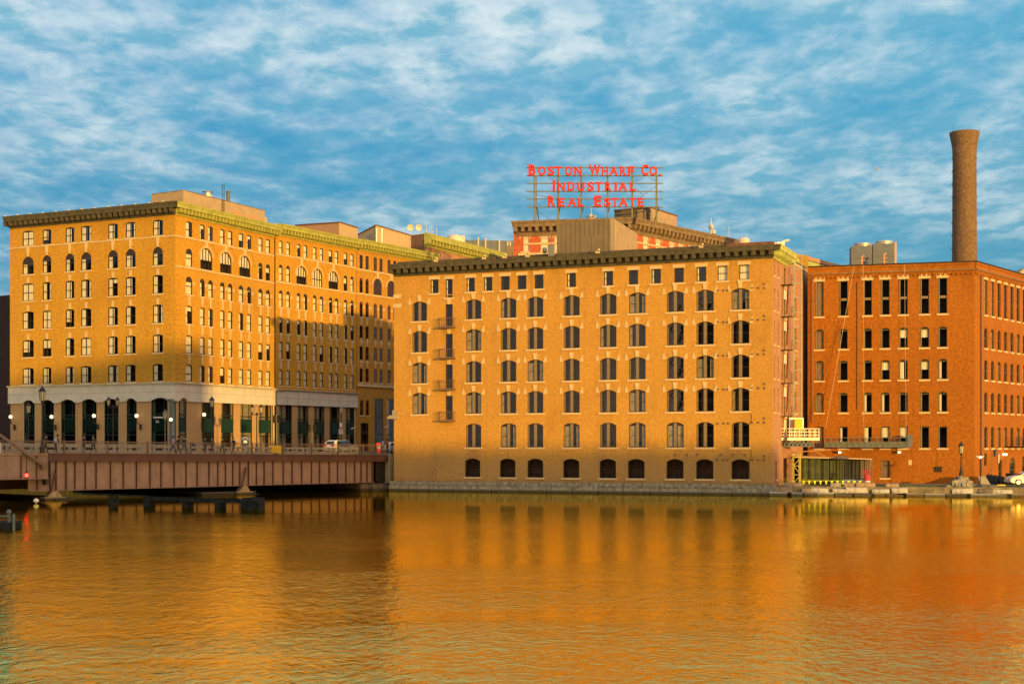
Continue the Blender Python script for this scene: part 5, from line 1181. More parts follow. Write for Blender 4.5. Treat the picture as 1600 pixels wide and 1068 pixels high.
# =====================================================================================  BRIDGE
BR = Facade(pt(0, D=132.0), pt(604, D=168.0)); LB = BR.L
zd = lambda u: 4.47-.37*max(u, -30)/LB
br = thing('plate_girder_bridge', 'long pinkish steel girder road bridge with brown edge beam and iron railing', 'bridge', (BR.A.x, BR.A.y, 4.4))
def skew(mb, u0, u1, y0, y1, f0, f1, mi=0):   # f(u)->z
    mb.hexa([(u0, y0, f0(u0)), (u1, y0, f0(u1)), (u1, y1, f0(u1)), (u0, y1, f0(u0)), (u0, y0, f1(u0)), (u1, y0, f1(u1)), (u1, y1, f1(u1)), (u0, y1, f1(u0))], mi)
B = lambda mb, name, mat, par=br: mb.build(name, mat, par, BR.A, BR.rz)
mb = MB(); skew(mb, -60, LB-.2, .1, 24, lambda u: zd(u)-.5, lambda u: zd(u)); B(mb, 'deck', 'pavement')
mb = MB(); skew(mb, -60, LB-.2, 4.6, 20, lambda u: zd(u)+.0, lambda u: zd(u)+.012); B(mb, 'roadway', 'asphalt')
mb = MB(); skew(mb, BR.u(72), LB-.1, -.35, .1, lambda u: zd(u)-.78, lambda u: zd(u)); skew(mb, BR.u(72), LB-.1, -.42, -.35, lambda u: zd(u)-.1, lambda u: zd(u)); B(mb, 'edge_beam', 'girder_brown')
ug0, ug1 = BR.u(44), BR.u(583); gb = lambda u: .92+.06*(u/LB)
mb = MB(); skew(mb, ug0, ug1, 0, .06, gb, lambda u: zd(u)-.78); skew(mb, ug0, ug1, -.22, .28, lambda u: gb(u)-.05, gb); gd = B(mb, 'girder', 'girder_pink')
for px in (57.6, 77.4, 87, 102.4, 116.4, 132.6, 149.6, 172, 192, 212.6, 233.6, 251, 271.4, 290, 307.4, 326, 339.7, 351.6, 363, 374, 387.5, 400, 412, 425.8, 442, 455.8, 470.6, 486, 498.7, 513.6, 526.7, 539.7, 553.5, 563.5, 572.6, 580.5):
    u = BR.u(px); mb = MB(); mb.box(u-.03, u+.03, -.18, -.002, gb(u), zd(u)-.79); B(mb, 'stiffener', 'girder_brown', gd)
mb = MB(); skew(mb, -60, BR.u(68), -.75, -.68, lambda u: 2.08, lambda u: zd(u)-.22); skew(mb, -60, BR.u(68), -.95, -.55, lambda u: 2.02, lambda u: 2.08); skew(mb, -60, BR.u(68), -.85, .1, lambda u: zd(u)-.22, lambda u: zd(u)+.02)
mb.box(BR.u(68)-.06, BR.u(68), -.74, .0, 2.08, 4.2); bl_ = B(mb, 'swing_span_girder', 'girder_pink')
for px in (26, 50): u = BR.u(px); mb = MB(); mb.box(u-.04, u+.04, -.86, -.75, 2.1, zd(u)-.25); B(mb, 'stiffener', 'girder_brown', bl_)
mb = MB(); mb.bar((BR.u(-40), -1.1, 7.3), (BR.u(59), -1.1, 3.25), .22, .22); mb.box(BR.u(59)-.25, BR.u(59)+.25, -1.3, -.75, 3.0, 3.5); B(mb, 'stay_beam', 'rail_brown')
mb = MB(); mb.box(BR.u(66.5), BR.u(72), -.5, .3, zd(0)-3.0, zd(0)+.05); B(mb, 'joint_post', 'iron')
for yy in (6, 12, 18, 23.5): mb = MB(); skew(mb, -60, LB-1, yy, yy+.4, gb, lambda u: zd(u)-.5); B(mb, 'inner_girder', 'girder_brown')
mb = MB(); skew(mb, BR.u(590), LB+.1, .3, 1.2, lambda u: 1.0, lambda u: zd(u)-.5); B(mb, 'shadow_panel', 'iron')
# railing
for k, (ua, ub) in enumerate([(-30, BR.u(70))]+[(BR.u(a), BR.u(b_)) for a, b_ in ((72, 102.4), (102.4, 170), (170, 232.6), (232.6, 300), (300, 352), (352, 395.6), (395.6, 444), (444, 488.7), (488.7, 530), (530, 569), (569, 602))]):
    mb = MB(); skew(mb, ua, ub, .16, .24, lambda u: zd(u)+1.10, lambda u: zd(u)+1.17); skew(mb, ua, ub, .18, .22, lambda u: zd(u)+.10, lambda u: zd(u)+.14)
    skew(mb, ua, ub, .18, .22, lambda u: zd(u)+.96, lambda u: zd(u)+.99)
    u = ua+.13
    while u < ub-.1: mb.box(u, u+.018, .19, .21, zd(u)+.1, zd(u)+1.1); u += .16
    mb.box(ub-.07, ub+.05, .12, .27, zd(ub), zd(ub)+1.22); B(mb, 'railing', 'rail_brown')
for s_ in range(19):
    u = -30+s_*4.1; 
    if u > LB: break
    mb = MB(); e = min(LB, u+3.9); skew(mb, u, e, 4.1, 4.35, lambda u: zd(u)+.58, lambda u: zd(u)+.80); skew(mb, u, e, 4.1, 4.35, lambda u: zd(u), lambda u: zd(u)+.33)
    for x in (u+.05, u+1.3, u+2.6, e-.35): mb.box(x, x+.3, 4.14, 4.32, zd(x)+.3, zd(x)+.6)
    B(mb, 'traffic_barrier', 'concrete')
mb = MB(); skew(mb, -50, LB-6, 23.6, 23.8, lambda u: zd(u)+.95, lambda u: zd(u)+1.1); skew(mb, -50, LB-6, 23.6, 23.8, lambda u: zd(u), lambda u: zd(u)+.4); B(mb, 'far_parapet', 'concrete')
# piers, bearings, abutment
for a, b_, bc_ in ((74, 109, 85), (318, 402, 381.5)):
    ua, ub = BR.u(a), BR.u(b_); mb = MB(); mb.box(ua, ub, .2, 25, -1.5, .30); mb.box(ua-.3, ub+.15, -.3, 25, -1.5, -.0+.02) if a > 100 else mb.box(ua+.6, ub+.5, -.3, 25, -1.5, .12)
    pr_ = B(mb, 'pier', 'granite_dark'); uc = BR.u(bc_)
    mb = MB(); mb.prism([(uc-.75, .3), (uc+.75, .3), (uc+.55, .55), (uc+.22, .9), (uc-.22, .9), (uc-.55, .55)], -.15, .5); mb.box(uc-1.1, uc+1.1, -.2, .6, .02, .3); B(mb, 'bearing', 'granite_brown', pr_)
    mb = MB(); mb.bar((uc-.5, -.28, gb(uc)-.1), (uc-.15, -.28, gb(uc)+1.3), .12); mb.bar((uc-.15, -.28, gb(uc)+1.2), (uc+.05, -.28, gb(uc)+1.9), .16); B(mb, 'jack_bracket', 'girder_brown', gd)
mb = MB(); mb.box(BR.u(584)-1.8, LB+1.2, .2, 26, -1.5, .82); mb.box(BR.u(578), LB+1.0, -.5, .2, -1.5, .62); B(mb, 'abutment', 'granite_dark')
mb = MB(); mb.box(BR.u(604.5), BR.u(613), -.55, 1.2, .8, zd(LB)+.12); B(mb, 'abutment_pillar', 'concrete')
mb = MB(); mb.box(BR.u(613.5), BR.u(624), -.15, 3.2, -1.0, 2.6); B(mb, 'abutment_block', 'granite')
# seawall under the streets
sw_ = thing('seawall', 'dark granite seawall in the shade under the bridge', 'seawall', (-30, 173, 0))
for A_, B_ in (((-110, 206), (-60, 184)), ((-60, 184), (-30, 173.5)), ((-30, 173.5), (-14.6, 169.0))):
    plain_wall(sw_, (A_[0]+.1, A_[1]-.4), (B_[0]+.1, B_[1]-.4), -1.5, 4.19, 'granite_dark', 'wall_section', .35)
# railing along the far bank left of the bridge, lights on the bridge
def beacon(px, py, D, label, rodz=None):
    p = pt(px, py, D); o = thing('navigation_light', label, 'navigation light', p, 0, 'red navigation lights')
    mb = MB(); mb.lathe([(.16, -.28), (.16, -.2), (.10, -.18)], 8); mb.lathe([(.15, .17), (.17, .2), (.05, .34)], 8); 
    for a in range(4): mb.bar((.14*math.cos(a*1.57), .14*math.sin(a*1.57), -.2), (.14*math.cos(a*1.57), .14*math.sin(a*1.57), .2), .02)
    if rodz: mb.tube((0, 0, rodz[0]), (0, 0, rodz[1]), .03); 
    mb.build('lantern_cage', 'iron', o, p)
    mb = MB(); mb.lathe([(.03, -.17), (.12, -.14), (.13, .1), (.03, .17)], 10); mb.build('lens', 'beacon_red', o, p, smooth=True)
    return o
q = BR.P(BR.u(41.5), 0, 1.25); beacon(41.5, 742, q[1], 'red lantern hanging from a thin rod on the near side of the swing span', (.3, 2.2))
q = BR.P(BR.u(397), 0, .9); beacon(397.5, 774.5, q[1], 'red lantern on the water end of the bridge pier by the timber fender', (-1.3, -.28))
# timber fender
fd = thing('timber_fender', 'low dark timber fender walkway standing in the water before the bridge piers', 'fender', pt(300, D=116)+(0,))
F_ = Facade(pt(128, D=127), pt(405, D=115)); 
mb = MB(); ub0 = F_.u(228); mb.box(ub0, F_.L, -.25, .55, .48, .80); mb.box(0, ub0, -.04, .10, .80, .90); mb.box(ub0, F_.L, -.27, -.22, .80, .84); mb.build('walkway_beam', 'timber_dark', fd, F_.A, F_.rz)
for px, w_ in ((176, .35), (232, .6), (292, .55), (343, .5), (389, 1.25), (402, .7)):
    u = F_.u(px); mb = MB(); mb.box(u-w_/2, u+w_/2, -.3, .5, -1.5, .5 if px > 200 else .8); mb.build('pile', 'timber_dark', fd, F_.A, F_.rz)
mb = MB(); u = F_.u(395); mb.box(F_.u(384), F_.L+.02, -.42, .6, -.2, .96); mb.build('end_block', 'timber_dark', fd, F_.A, F_.rz)
mb = MB(); mb.tube((0, 0, 0), (0, 0, .01), .01); p = pt(56, D=130); 
mb = MB(); mb.lathe([(.02, -.16), (.22, -.12), (.26, .02), (.15, .16), (.02, .2)], 10); mb.tube((0, 0, -1.2), (0, 0, -.1), .05); p = pt(56.5, 781.5, 128); tag(mb.build('mooring_float', 'white_paint', None, p), 'small white float on a peg in the dark water under the bridge', 'float')
# dock corner at the left edge
p = pt(-6, D=88); dc = thing('mooring_dock', 'dark low dock corner with pale edge rail at the left edge of the water', 'dock', (p[0], p[1], 0))
mb = MB(); mb.box(-5, 1.05, -.6, 1.5, -.4, .42); mb.build('deck', 'timber_dark', dc, (p[0], p[1], 0)); mb = MB(); mb.box(-5, 1.0, -.68, -.60, .78, .86); mb.build('edge_rail', 'pale_blue', dc, (p[0], p[1], 0))
mb = MB(); mb.lathe([(.10, -1), (.10, .95), (.16, 1.0), (.15, 1.12), (.08, 1.2)], 10); mb.build('bollard', 'grey_metal', dc, (p[0]+.92, p[1]-.4, 0)); mb = MB(); mb.lathe([(.08, -.4), (.08, .9), (.02, .95)], 8); mb.build('cleat_post', 'pale_blue', dc, (p[0]+1.25, p[1]-.5, 0))
p = BR.P(BR.u(1.5), zd(0)+.1, -.1); mb = MB(); mb.box(-2.2, .04, -.06, .06, -.1, .85); mb.box(-.4, -.3, -.1, .1, -.8, -.1); tag(mb.build('white_board', 'white_paint', None, p), 'plain white board at the extreme left end of the bridge railing', 'board')

# =====================================================================================  STREET FURNITURE ON THE BRIDGE
def at(px, py, D): return pt(px, py, D)
def lampat(px, ytop, D, zb, label, double=False, sep=.38, scale=1.0, **k):
    x, y, z = pt(px, ytop, D); o = lamp_post((x, y, zb), z-zb-.62*scale, label, double, scale, **k); return o
lampat(66, 603, 133.8, 4.45, 'nearest single lantern lamp post at the left end of the bridge railing', scale=1.15)
lampat(44.5, 627, 172, 4.3, 'smaller single lantern lamp post in front of the leftmost green arched shop window', scale=1.1)
lampat(331, 618, 172, 4.25, 'single lantern lamp post before the first square shop window right of the corner column', scale=1.05)
lampat(258, 638, 176, 4.25, 'short pale lantern lamp post before the corner entrance', scale=1.0, mat='post_green')
for px, D, lab in ((176.5, 170, 'double-headed lantern lamp post before the fifth arched shop window'), (401.2, 176, 'double-headed lantern lamp post in front of the sunlit piers of the corner building')):
    x, y, z = pt(px, 617 if px < 200 else 629, D); lamp_post((x, y, 4.25), z-4.25-.5, lab, True, .85)
def pole_sig(px, ytop, D, label):
    x, y, z = pt(px, ytop, D); o = thing('traffic_signal', label, 'traffic light', (x, y, 4.25), 0, 'traffic lights')
    mb = MB(); mb.tube((0, 0, 0), (0, 0, z-4.25), .07, 8); mb.bar((-.5, 0, z-4.6), (.5, 0, z-4.6), .06); mb.build('pole', 'post_green', o, (x, y, 4.25))
    for dx, rz in ((-.3, .6), (.35, -.4)):
        mb = MB(); mb.box(-.16, .16, -.14, .14, 0, .95)
        for k in range(3): mb.tube((0, -.14, .18+.3*k), (0, -.30, .20+.3*k), .12, 8)
        mb.build('signal_head', 'iron', o, (x+dx, y-.05, z-1.0), rz)
pole_sig(432, 648, 184, 'traffic light pole beside the cream downpipe between the two office buildings'); pole_sig(487.5, 662, 184, 'traffic light pole before the pier between green shopfronts of the middle office building')
x, y, z = pt(533, 636, 186); sp = thing('sign_pole', 'tall pole with small white sign above a red-edged square sign, behind the white estate car', 'sign', (x, y, 4.25))
mb = MB(); mb.tube((0, 0, 0), (0, 0, z-4.25), .075); mb.tube((0, 0, .0), (0, 0, 1.3), .16, r2=.10); mb.build('pole', 'iron', sp, (x, y, 4.25))
mb = MB(); mb.box(-.17, .17, -.12, -.09, 0, .55); mb.build('upper_plate', 'white_paint', sp, (x-.02, y, zat(533, 667, 186)))
mb = MB(); mb.box(-.29, .29, -.12, -.09, 0, .68); mb.build('lower_plate', 'white_paint', sp, (x-.02, y, zat(533, 678, 186)))
mb = MB(); mb.ring([(-.26, .04), (.26, .04), (.26, .64), (-.26, .64)], [(-.22, .08), (.22, .08), (.22, .60), (-.22, .60)], -.13, -.121)
for k in (.18, .32, .46): mb.box(-.17, .17, -.13, -.121, k, k+.05)
mb.build('sign_marks', 'sign_red', sp, (x-.02, y, zat(533, 678, 186)))
mb = MB(); mb.lathe([(.02, -.5), (.12, -.4), (.16, 0), (.05, .35)], 8); mb.build('street_light_head', 'lantern_glass', sp, (x+.05, y-.1, zat(533, 640, 186)))
u = BR.u(464.5); p = BR.P(u, zd(u)+.02, -3.9); mb = MB(); mb.box(-.72, .72, -.05, .05, .1, .95); mb.box(-.6, -.5, -.1, .1, 0, .1); mb.box(.5, .6, -.1, .1, 0, .1); tag(mb.build('yellow_barrier_board', 'yellow', None, p), 'plain yellow board standing against the traffic barrier on the bridge', 'barrier')
p = pt(592, D=170); nb = thing('news_box', 'orange-red news box at the far end of the bridge pavement', 'news box', (p[0], p[1], 4.22)); mb = MB(); mb.box(-.3, .3, -.25, .25, .15, 1.15); mb.hexa([(-.3, -.25, 1.15), (.3, -.25, 1.15), (.3, .25, 1.15), (-.3, .25, 1.15), (-.22, -.15, 1.3), (.22, -.15, 1.3), (.22, .25, 1.3), (-.22, .25, 1.3)]); mb.box(-.22, .22, -.2, .2, 0, .15); mb.build('case', 'drum_red', nb, (p[0], p[1], 4.22)); mb = MB(); mb.box(-.2, .2, -.275, -.252, .55, .95); mb.build('door_pane', 'frame_white', nb, (p[0], p[1], 4.22))
p = pt(301.5, D=150); mb = MB(); mb.lathe([(.3, 0), (.34, .85), (.38, .9), (.2, 1.1), (.06, 1.15)], 12); u = BR.u(301.5); q = BR.P(u, zd(u), -21); tag(mb.build('litter_bin', 'iron', None, (pt(301.5, D=q[1])[0], q[1], 4.3)), 'black domed litter bin before the pier right of the corner column', 'bin')
# round blue emblem in the shop window
x, y, z = pt(383, 689, 186.2); em = thing('round_sign', 'round dark blue sign with white emblem low before the third square shop window', 'sign', (x, y, z))
n = 24; circ = lambda r_, c=(0, 0): [(c[0]+r_*math.cos(2*math.pi*i/n), c[1]+r_*math.sin(2*math.pi*i/n)) for i in range(n)]
mb = MB(); mb.prism(circ(.66), -.03, .03); mb.tube((0, .02, -1.0), (0, .02, -.6), .04); mb.build('disc', 'blue', em, (x, y, z), .9)
mb = MB(); mb.prism([(-.30, -.25), (.30, -.25), (.30, .02), (.18, .14), (-.18, .14), (-.30, .02)], -.05, -.031)
for k in range(7): a = R(30+20*k); mb.prism([(c_+.50*math.cos(a), d_+.50*math.sin(a)) for c_, d_ in ((-.045, -.06), (.045, -.06), (.045, .06), (-.045, .06))], -.05, -.031)
mb.build('emblem', 'white_paint', em, (x, y, z), .9)
# white lettering marks over the corner entrance
mb = MB(); rr = random.Random(4); F_ = LF; u0_ = LF.u(240); z = LF.z(250, 653)
xx = 0
while xx < 1.5: w_ = rr.uniform(.06, .12); mb.box(u0_+xx, u0_+xx+w_, -.03, .0, z, z+(.2 if xx > .1 else .28)); xx += w_+.045
mb.box(u0_+.4, u0_+.48, -.03, 0, z-.55, z-.25); mb.box(u0_+.62, u0_+.9, -.03, 0, z-.55, z-.48); mb.bar((u0_+.62, -.015, z-.5), (u0_+.78, -.015, z-.25), .05)
mb.build('fascia_lettering', 'white_paint', b1, LF.A, LF.rz)
x, y, z = pt(267, 655, 180); gp = thing('globe_lamp', 'small lit white globe lamp on a post in front of the corner column', 'lamp', (x, y, 4.25)); mb = MB(); mb.tube((0, 0, 0), (0, 0, z-4.45), .05); mb.build('pole', 'iron', gp, (x, y, 4.25)); mb = MB(); mb.lathe([(.02, -.22), (.17, -.13), (.2, 0), (.15, .14), (.02, .2)], 10); mb.build('globe', 'lamp_white', gp, (x, y, z), smooth=True)
for px, py, ln in ((552, 668.5, 'left'), (604.5, 666, 'right')):
    x, y, z = pt(px, py, 205); mb = MB(); mb.bar((-.3, 0, -.12), (.3, -.3, .12), .16); tag(mb.build('wall_camera', 'frame_white', None, (x, y, z)), ('small white wall camera beside the last green shopfront' if ln == 'left' else 'small white wall camera close to the warehouse corner'), 'camera')

# =====================================================================================  CARS
def car(name, label, loc, rz, estate=True, paint='white_paint'):
    o = thing(name, label, 'car', loc, rz); L = 2.25
    prof = [(-L, .35), (-L-.02, .75), (-L+.1, .98), (-L+.35, 1.52), (-L+.75, 1.62), (.35, 1.62), (1.15, 1.10), (2.05, .92), (L, .72), (L, .35), (1.9, .22), (-1.9, .22)] if estate else \
           [(-L, .38), (-L, .80), (-L+.25, 1.0), (-1.35, 1.10), (-.75, 1.42), (.45, 1.44), (1.15, 1.08), (2.0, .88), (L, .68), (L, .35), (1.9, .22), (-1.9, .22)]
    mb = MB(); W = .90; n = len(prof); ring = lambda y, s: [(x*(1-s*.015), y, z if z < 1.0 else z-(s*.0)) for x, z in prof]
    sec = [(-W, 1.0), (-W*.98, 0), (W*.98, 0), (W, 1)]; b = 0
    ys = [(-W+.18, 1.0), (-W, .93), (W, .93), (W-.18, 1.0)]
    rows_ = []
    for y, s_ in [(-W, 'b'), (W, 'b')]: rows_.append([(x, y*(1.0 if z < 1.0 else .80), z) for x, z in prof])
    b = len(mb.v); mb.v += rows_[0]+rows_[1]; mb.f += [tuple(range(b, b+n)), tuple(range(b+2*n-1, b+n-1, -1))]; mb.m += [0, 0]
    for i in range(n): j = (i+1) % n; mb.f.append((b+i, b+n+i, b+n+j, b+j)); mb.m.append(0)
    bo = mb.build('body', paint, o, loc, rz); bv = bo.modifiers.new('b', 'BEVEL'); bv.width = .06; bv.segments = 2
    zr0 = 1.04; rt = 1.54 if estate else 1.37
    for s_ in (-1, 1):
        mb = MB(); xs = [(-1.75, -.75), (-.68, .25), (.30, .85)]
        for k, (a, b2_) in enumerate(xs):
            at_ = a+.12 if k == 0 else a; bt = b2_-.42 if k == 2 else b2_
            P = [(a, zr0), (b2_, zr0), (bt, rt-.05), (at_+.1 if k == 0 else at_, rt-.05)]
            yb, yt = s_*(W*.985+.006), s_*(W*.80+.012)
            mb.hexa([(P[0][0], yb, P[0][1]), (P[1][0], yb, P[1][1]), (P[1][0], yb-.05*s_, P[1][1]), (P[0][0], yb-.05*s_, P[0][1]),
                     (P[3][0], yt, P[3][1]), (P[2][0], yt, P[2][1]), (P[2][0], yt-.05*s_, P[2][1]), (P[3][0], yt-.05*s_, P[3][1])])
        mb.build('side_window', 'dark_glass', o, loc, rz)
    mb = MB(); mb.hexa([(-L+.11, -.68, 1.05), (-L+.11, .68, 1.05), (-L+.16, .68, 1.05), (-L+.16, -.68, 1.05), (-L+.32, -.6, 1.47), (-L+.32, .6, 1.47), (-L+.36, .6, 1.47), (-L+.36, -.6, 1.47)]); mb.build('rear_window', 'dark_glass', o, loc, rz)
    mb = MB(); x0, x1 = 1.13, .42; mb.hexa([(x0+.02, -.7, 1.12), (x0+.02, .7, 1.12), (x0-.05, .7, 1.10), (x0-.05, -.7, 1.10), (x1+.04, -.62, rt+.02), (x1+.04, .62, rt+.02), (x1-.03, .62, rt), (x1-.03, -.62, rt)]); mb.build('windscreen', 'dark_glass', o, loc, rz)
    rot = Matrix.Rotation(rz, 3, 'Z'); lv = Vector(loc)
    for x in (-1.35, 1.4):
        for s_ in (-1, 1):
            c_ = lv + rot @ Vector((x, s_*.80, .33)); mb = MB(); mb.tube((0, -.11, 0), (0, .11, 0), .34, 16); wh = mb.build('wheel', 'rubber', o, c_, rz)
            mb = MB(); mb.tube((0, .118*s_, 0), (0, .10*s_, 0), .22, 12); mb.build('rim', 'galvanised', wh, c_, rz)
    for s_ in (-1, 1):
        mb = MB(); mb.box(-L-.05, -L+.06, s_*.62-.2, s_*.62+.2, .82, 1.02); mb.build('tail_light', 'tail_red', o, loc, rz)
        mb = MB(); mb.box(L-.10, L+.03, s_*.62-.2, s_*.62+.2, .60, .74); mb.build('headlight', 'lantern_glass', o, loc, rz)
    mb = MB(); mb.box(-L-.05, -L, -.26, .26, .66, .78); mb.build('number_plate', 'frame_white', o, loc, rz); return o
p = pt(533, D=183); car('parked_car', 'white estate car with red tail lights on the bridge road before the middle office building', (p[0], p[1], 4.26), BR.rz+.12)
p = pt(612, D=192); car('parked_car', 'white car half hidden behind the left corner of the buff warehouse', (p[0], p[1], 4.24), BR.rz+.3, False)
p = pt(1606.5, D=151); car('parked_car', 'white saloon car parked on the quay at the right edge, nose to the left', (p[0], p[1], .99), math.pi+.05, False)

# =====================================================================================  PEOPLE
def body_mesh(pose):
    V = []; E = []; RR = []
    def add(p, r, par=None):
        V.append(p); RR.append(r)
        if par is not None: E.append((par, len(V)-1))
        return len(V)-1
    st = pose.get('stride', .3); arm = pose.get('arm', .25); lean = pose.get('lean', .05)
    pel = add((0, 0, .93), (.15, .125)); w_ = add((lean*.3, 0, 1.08), (.14, .11), pel); chst = add((lean*.8, 0, 1.30), (.19, .125), w_); nk = add((lean, 0, 1.47), (.065, .065), chst)
    hd = add((lean+.03, 0, 1.58), (.085, .085), nk); add((lean+.035, 0, 1.69), (.088, .08), hd)
    for s_ in (-1, 1):
        f = s_*st; hip = add((0, s_*.095, .86), (.10, .10), pel); kn = add((f*.55+.05, s_*.10, .49), (.065, .065), hip); an = add((f-.03, s_*.10, .10+max(0, -f)*.18), (.042, .045), kn); add((f+.14, s_*.115, .045+max(0, -f)*.05), (.05, .035), an)
        g = -s_*arm; sh = add((lean*.8, s_*.17, 1.38), (.07, .07), chst); el = add((lean*.6+g*.5-.03, s_*.23, 1.12), (.05, .05), sh)
        if pose.get('bent') and s_ == 1: ha = add((lean+.22, s_*.14, 1.16), (.036, .036), el); add((lean+.30, s_*.10, 1.20), (.03, .02), ha)
        else: ha = add((lean*.5+g+.03, s_*.23, .90), (.036, .036), el); add((lean*.5+g+.05, s_*.225, .80), (.032, .02), ha)
    me = bpy.data.meshes.new('b'); me.from_pydata(V, E, []); o = bpy.data.objects.new('b', me); COL.objects.link(o)
    o.modifiers.new('s', 'SKIN'); sv = me.skin_vertices[0].data
    for i, r_ in enumerate(RR): sv[i].radius = r_
    sv[0].use_root = True; ss = o.modifiers.new('u', 'SUBSURF'); ss.levels = 1; ss.render_levels = 1
    dg = bpy.context.evaluated_depsgraph_get(); dg.update(); r_ = bpy.data.meshes.new_from_object(o.evaluated_get(dg)); bpy.data.objects.remove(o); return r_
POSES = [dict(stride=.30, arm=.22), dict(stride=-.26, arm=-.18, lean=.03), dict(stride=.08, arm=.05, bent=1), dict(stride=-.34, arm=-.25, lean=.12), dict(stride=.2, arm=.12, lean=.22, bent=1)]
BM = [body_mesh(p_) for p_ in POSES]
def person(label, px, D, zb, pose, rz, coat, legs, hair='hair_dark', long=False, bag=None, h=1.0):
    me = BM[pose].copy(); me.materials.clear()
    for m_ in ('skin', coat, legs, 'rubber'): me.materials.append(MATS[m_])
    ln = POSES[pose].get('lean', .05)
    for f in me.polygons:
        c_ = f.center; hand = abs(c_.y) > .15 and c_.z < .89 and c_.z > .7
        bent_h = POSES[pose].get('bent') and c_.y > .03 and c_.x > ln+.22 and 1.1 < c_.z < 1.3
        f.material_index = 0 if (c_.z > 1.47 or (hand and abs(c_.y) > .19) or bent_h) else 1 if c_.z > (.62 if long else .86) or abs(c_.y) > .19 else 3 if c_.z < .09 else 2
        f.use_smooth = True
    p = pt(px, D=D); o = put('person', me, None, (p[0], p[1], zb), rz); tag(o, label, 'person', 'people on the bridge')
    mb = MB(); mb.lathe([(.02, .16), (.07, .14), (.105, .05), (.108, -.02), (.09, -.07 if hair != 'long' else -.2)], 10, (ln+.015, 0, 1.66)); mb.build('hair', 'hair_dark', o, (p[0], p[1], zb), rz, smooth=True)
    mb = MB(); mb.prism([(ln+.105, 1.60), (ln+.145, 1.615), (ln+.11, 1.66)], -.012, .012)
    for s_ in (-1, 1): mb.box(ln+.10, ln+.122, s_*.035-.012, s_*.035+.012, 1.66, 1.672)
    mb.box(ln+.10, ln+.118, -.025, .025, 1.56, 1.568); mb.build('face', 'coat_brown', o, (p[0], p[1], zb), rz)
    if bag: mb = MB(); mb.box(ln-.30, ln-.14, -.15, .15, 1.02, 1.42); mb.build('backpack', bag, o, (p[0], p[1], zb), rz)
    return o
def pb(px, out=1.6): u = BR.u(px); q = BR.P(u, 0, -out); return q[1]*1.0, zd(u)+.0
E_, W_ = BR.rz, BR.rz+math.pi
PP = [(71, 0, E_, 'coat_brown', 'coat_black', 0, None, 'person in a long dark brown coat standing beside the nearest lamp post', 1.0),
      (86.5, 4, E_, 'coat_brown', 'coat_black', 0, 'coat_white', 'person in a brown jacket leaning forward just right of the nearest lamp post', 1.8),
      (130.5, 2, E_, 'coat_black', 'jeans', 1, None, 'person in a long black coat, left of the pair before the fourth arched shop window', 1.6),
      (146, 1, W_, 'coat_grey', 'coat_black', 0, 'coat_black', 'person in a grey jacket, right of the pair before the fourth arched shop window', 1.6),
      (270, 1, E_, 'coat_pink', 'jeans', 0, None, 'person in a pale pink jacket, leftmost of the three below the corner column', 1.4),
      (278, 0, E_, 'coat_black', 'coat_black', 0, None, 'person in a black jacket, middle of the three below the corner column', 1.9),
      (288, 3, E_, 'coat_black', 'coat_grey', 0, 'coat_black', 'person all in black with a backpack, rightmost of the three below the corner column', 1.5),
      (321, 2, W_, 'coat_green', 'coat_black', 0, None, 'person in a dark green coat before the first square shop window', 2.0),
      (331.5, 0, W_, 'coat_grey', 'coat_black', 0, None, 'person in a grey jacket walking at the right of the one in dark green', 1.5),
      (348, 1, W_, 'coat_brown', 'coat_black', 1, None, 'person in a dark maroon-brown coat before the second square shop window', 1.5),
      (365, 0, W_, 'coat_black', 'jeans', 0, 'coat_white', 'person in a black jacket with a white backpack left of the round blue sign', 1.5)]
for px, ps, rz, coat, legs, lg, bag, lab, out in PP:
    D, z = pb(px, out); person(lab, px, D, z, ps, rz, coat, legs, long=bool(lg), bag=bag)
person('person in a white jacket crossing by the orange-red news box', 598.5, 176, 4.23, 1, W_, 'coat_white', 'jeans'); person('person in a reddish check jacket close to the warehouse corner', 604.5, 175, 4.23, 2, E_, 'coat_red', 'coat_grey')

# =====================================================================================  RIGHT END SMALL THINGS
def rs(px, py, out=.0): return RS.P(RS.u(px), RS.z(px, py), out)
# balcony on the right face
mb = MB(); u = RS.u(1572); z = RS.z(1572, 696.5); mb.box(u, u+9, -1.2, 0, z-.08, z)
for i in range(9): mb.bar((u+i*1.1, -1.18, z), (u+i*1.1, -1.18, z+1.0), .05)
for zz in (.35, .68, 1.0): mb.bar((u, -1.18, z+zz), (u+9, -1.18, z+zz), .05)
mb.build('iron_gallery', 'iron', b6, RS.A, RS.rz)
mb = MB(); mb.box(-.28, .28, -.06, 0, -.4, .4); tag(mb.build('green_sign', 'green_panel', None, rs(1553.5, 707, .08), RS.rz), 'small green sign on the factory side wall above the blocked doorway', 'sign')
mb = MB(); mb.box(-.12, .12, -.06, 0, -.5, .5); tag(mb.build('white_sign', 'white_paint', None, rs(1559, 716, .08), RS.rz), 'narrow upright white sign on the factory side wall', 'sign')
mb = MB(); mb.box(-.2, .2, -.4, 0, -.1, .12); tag(mb.build('wall_floodlight', 'lamp_white', None, rs(1567, 709.7, .05), RS.rz), 'lit white lamp on the factory side wall between the signs and the arched doorway', 'floodlight')
p = pt(1540, D=152); mb = MB(); mb.hexa([(-.6, -.3, 0), (.5, -.3, 0), (.5, .3, 0), (-.6, .3, 0), (-.75, .2, .95), (.05, .2, .95), (.05, .35, .95), (-.75, .35, .95)]); tag(mb.build('leaning_slab', 'concrete', None, (p[0], p[1], .95)), 'pale concrete slab leaning beside the slim lamp post on the quay', 'slab')
p = pt(1559, D=155); mb = MB(); rr = random.Random(9)
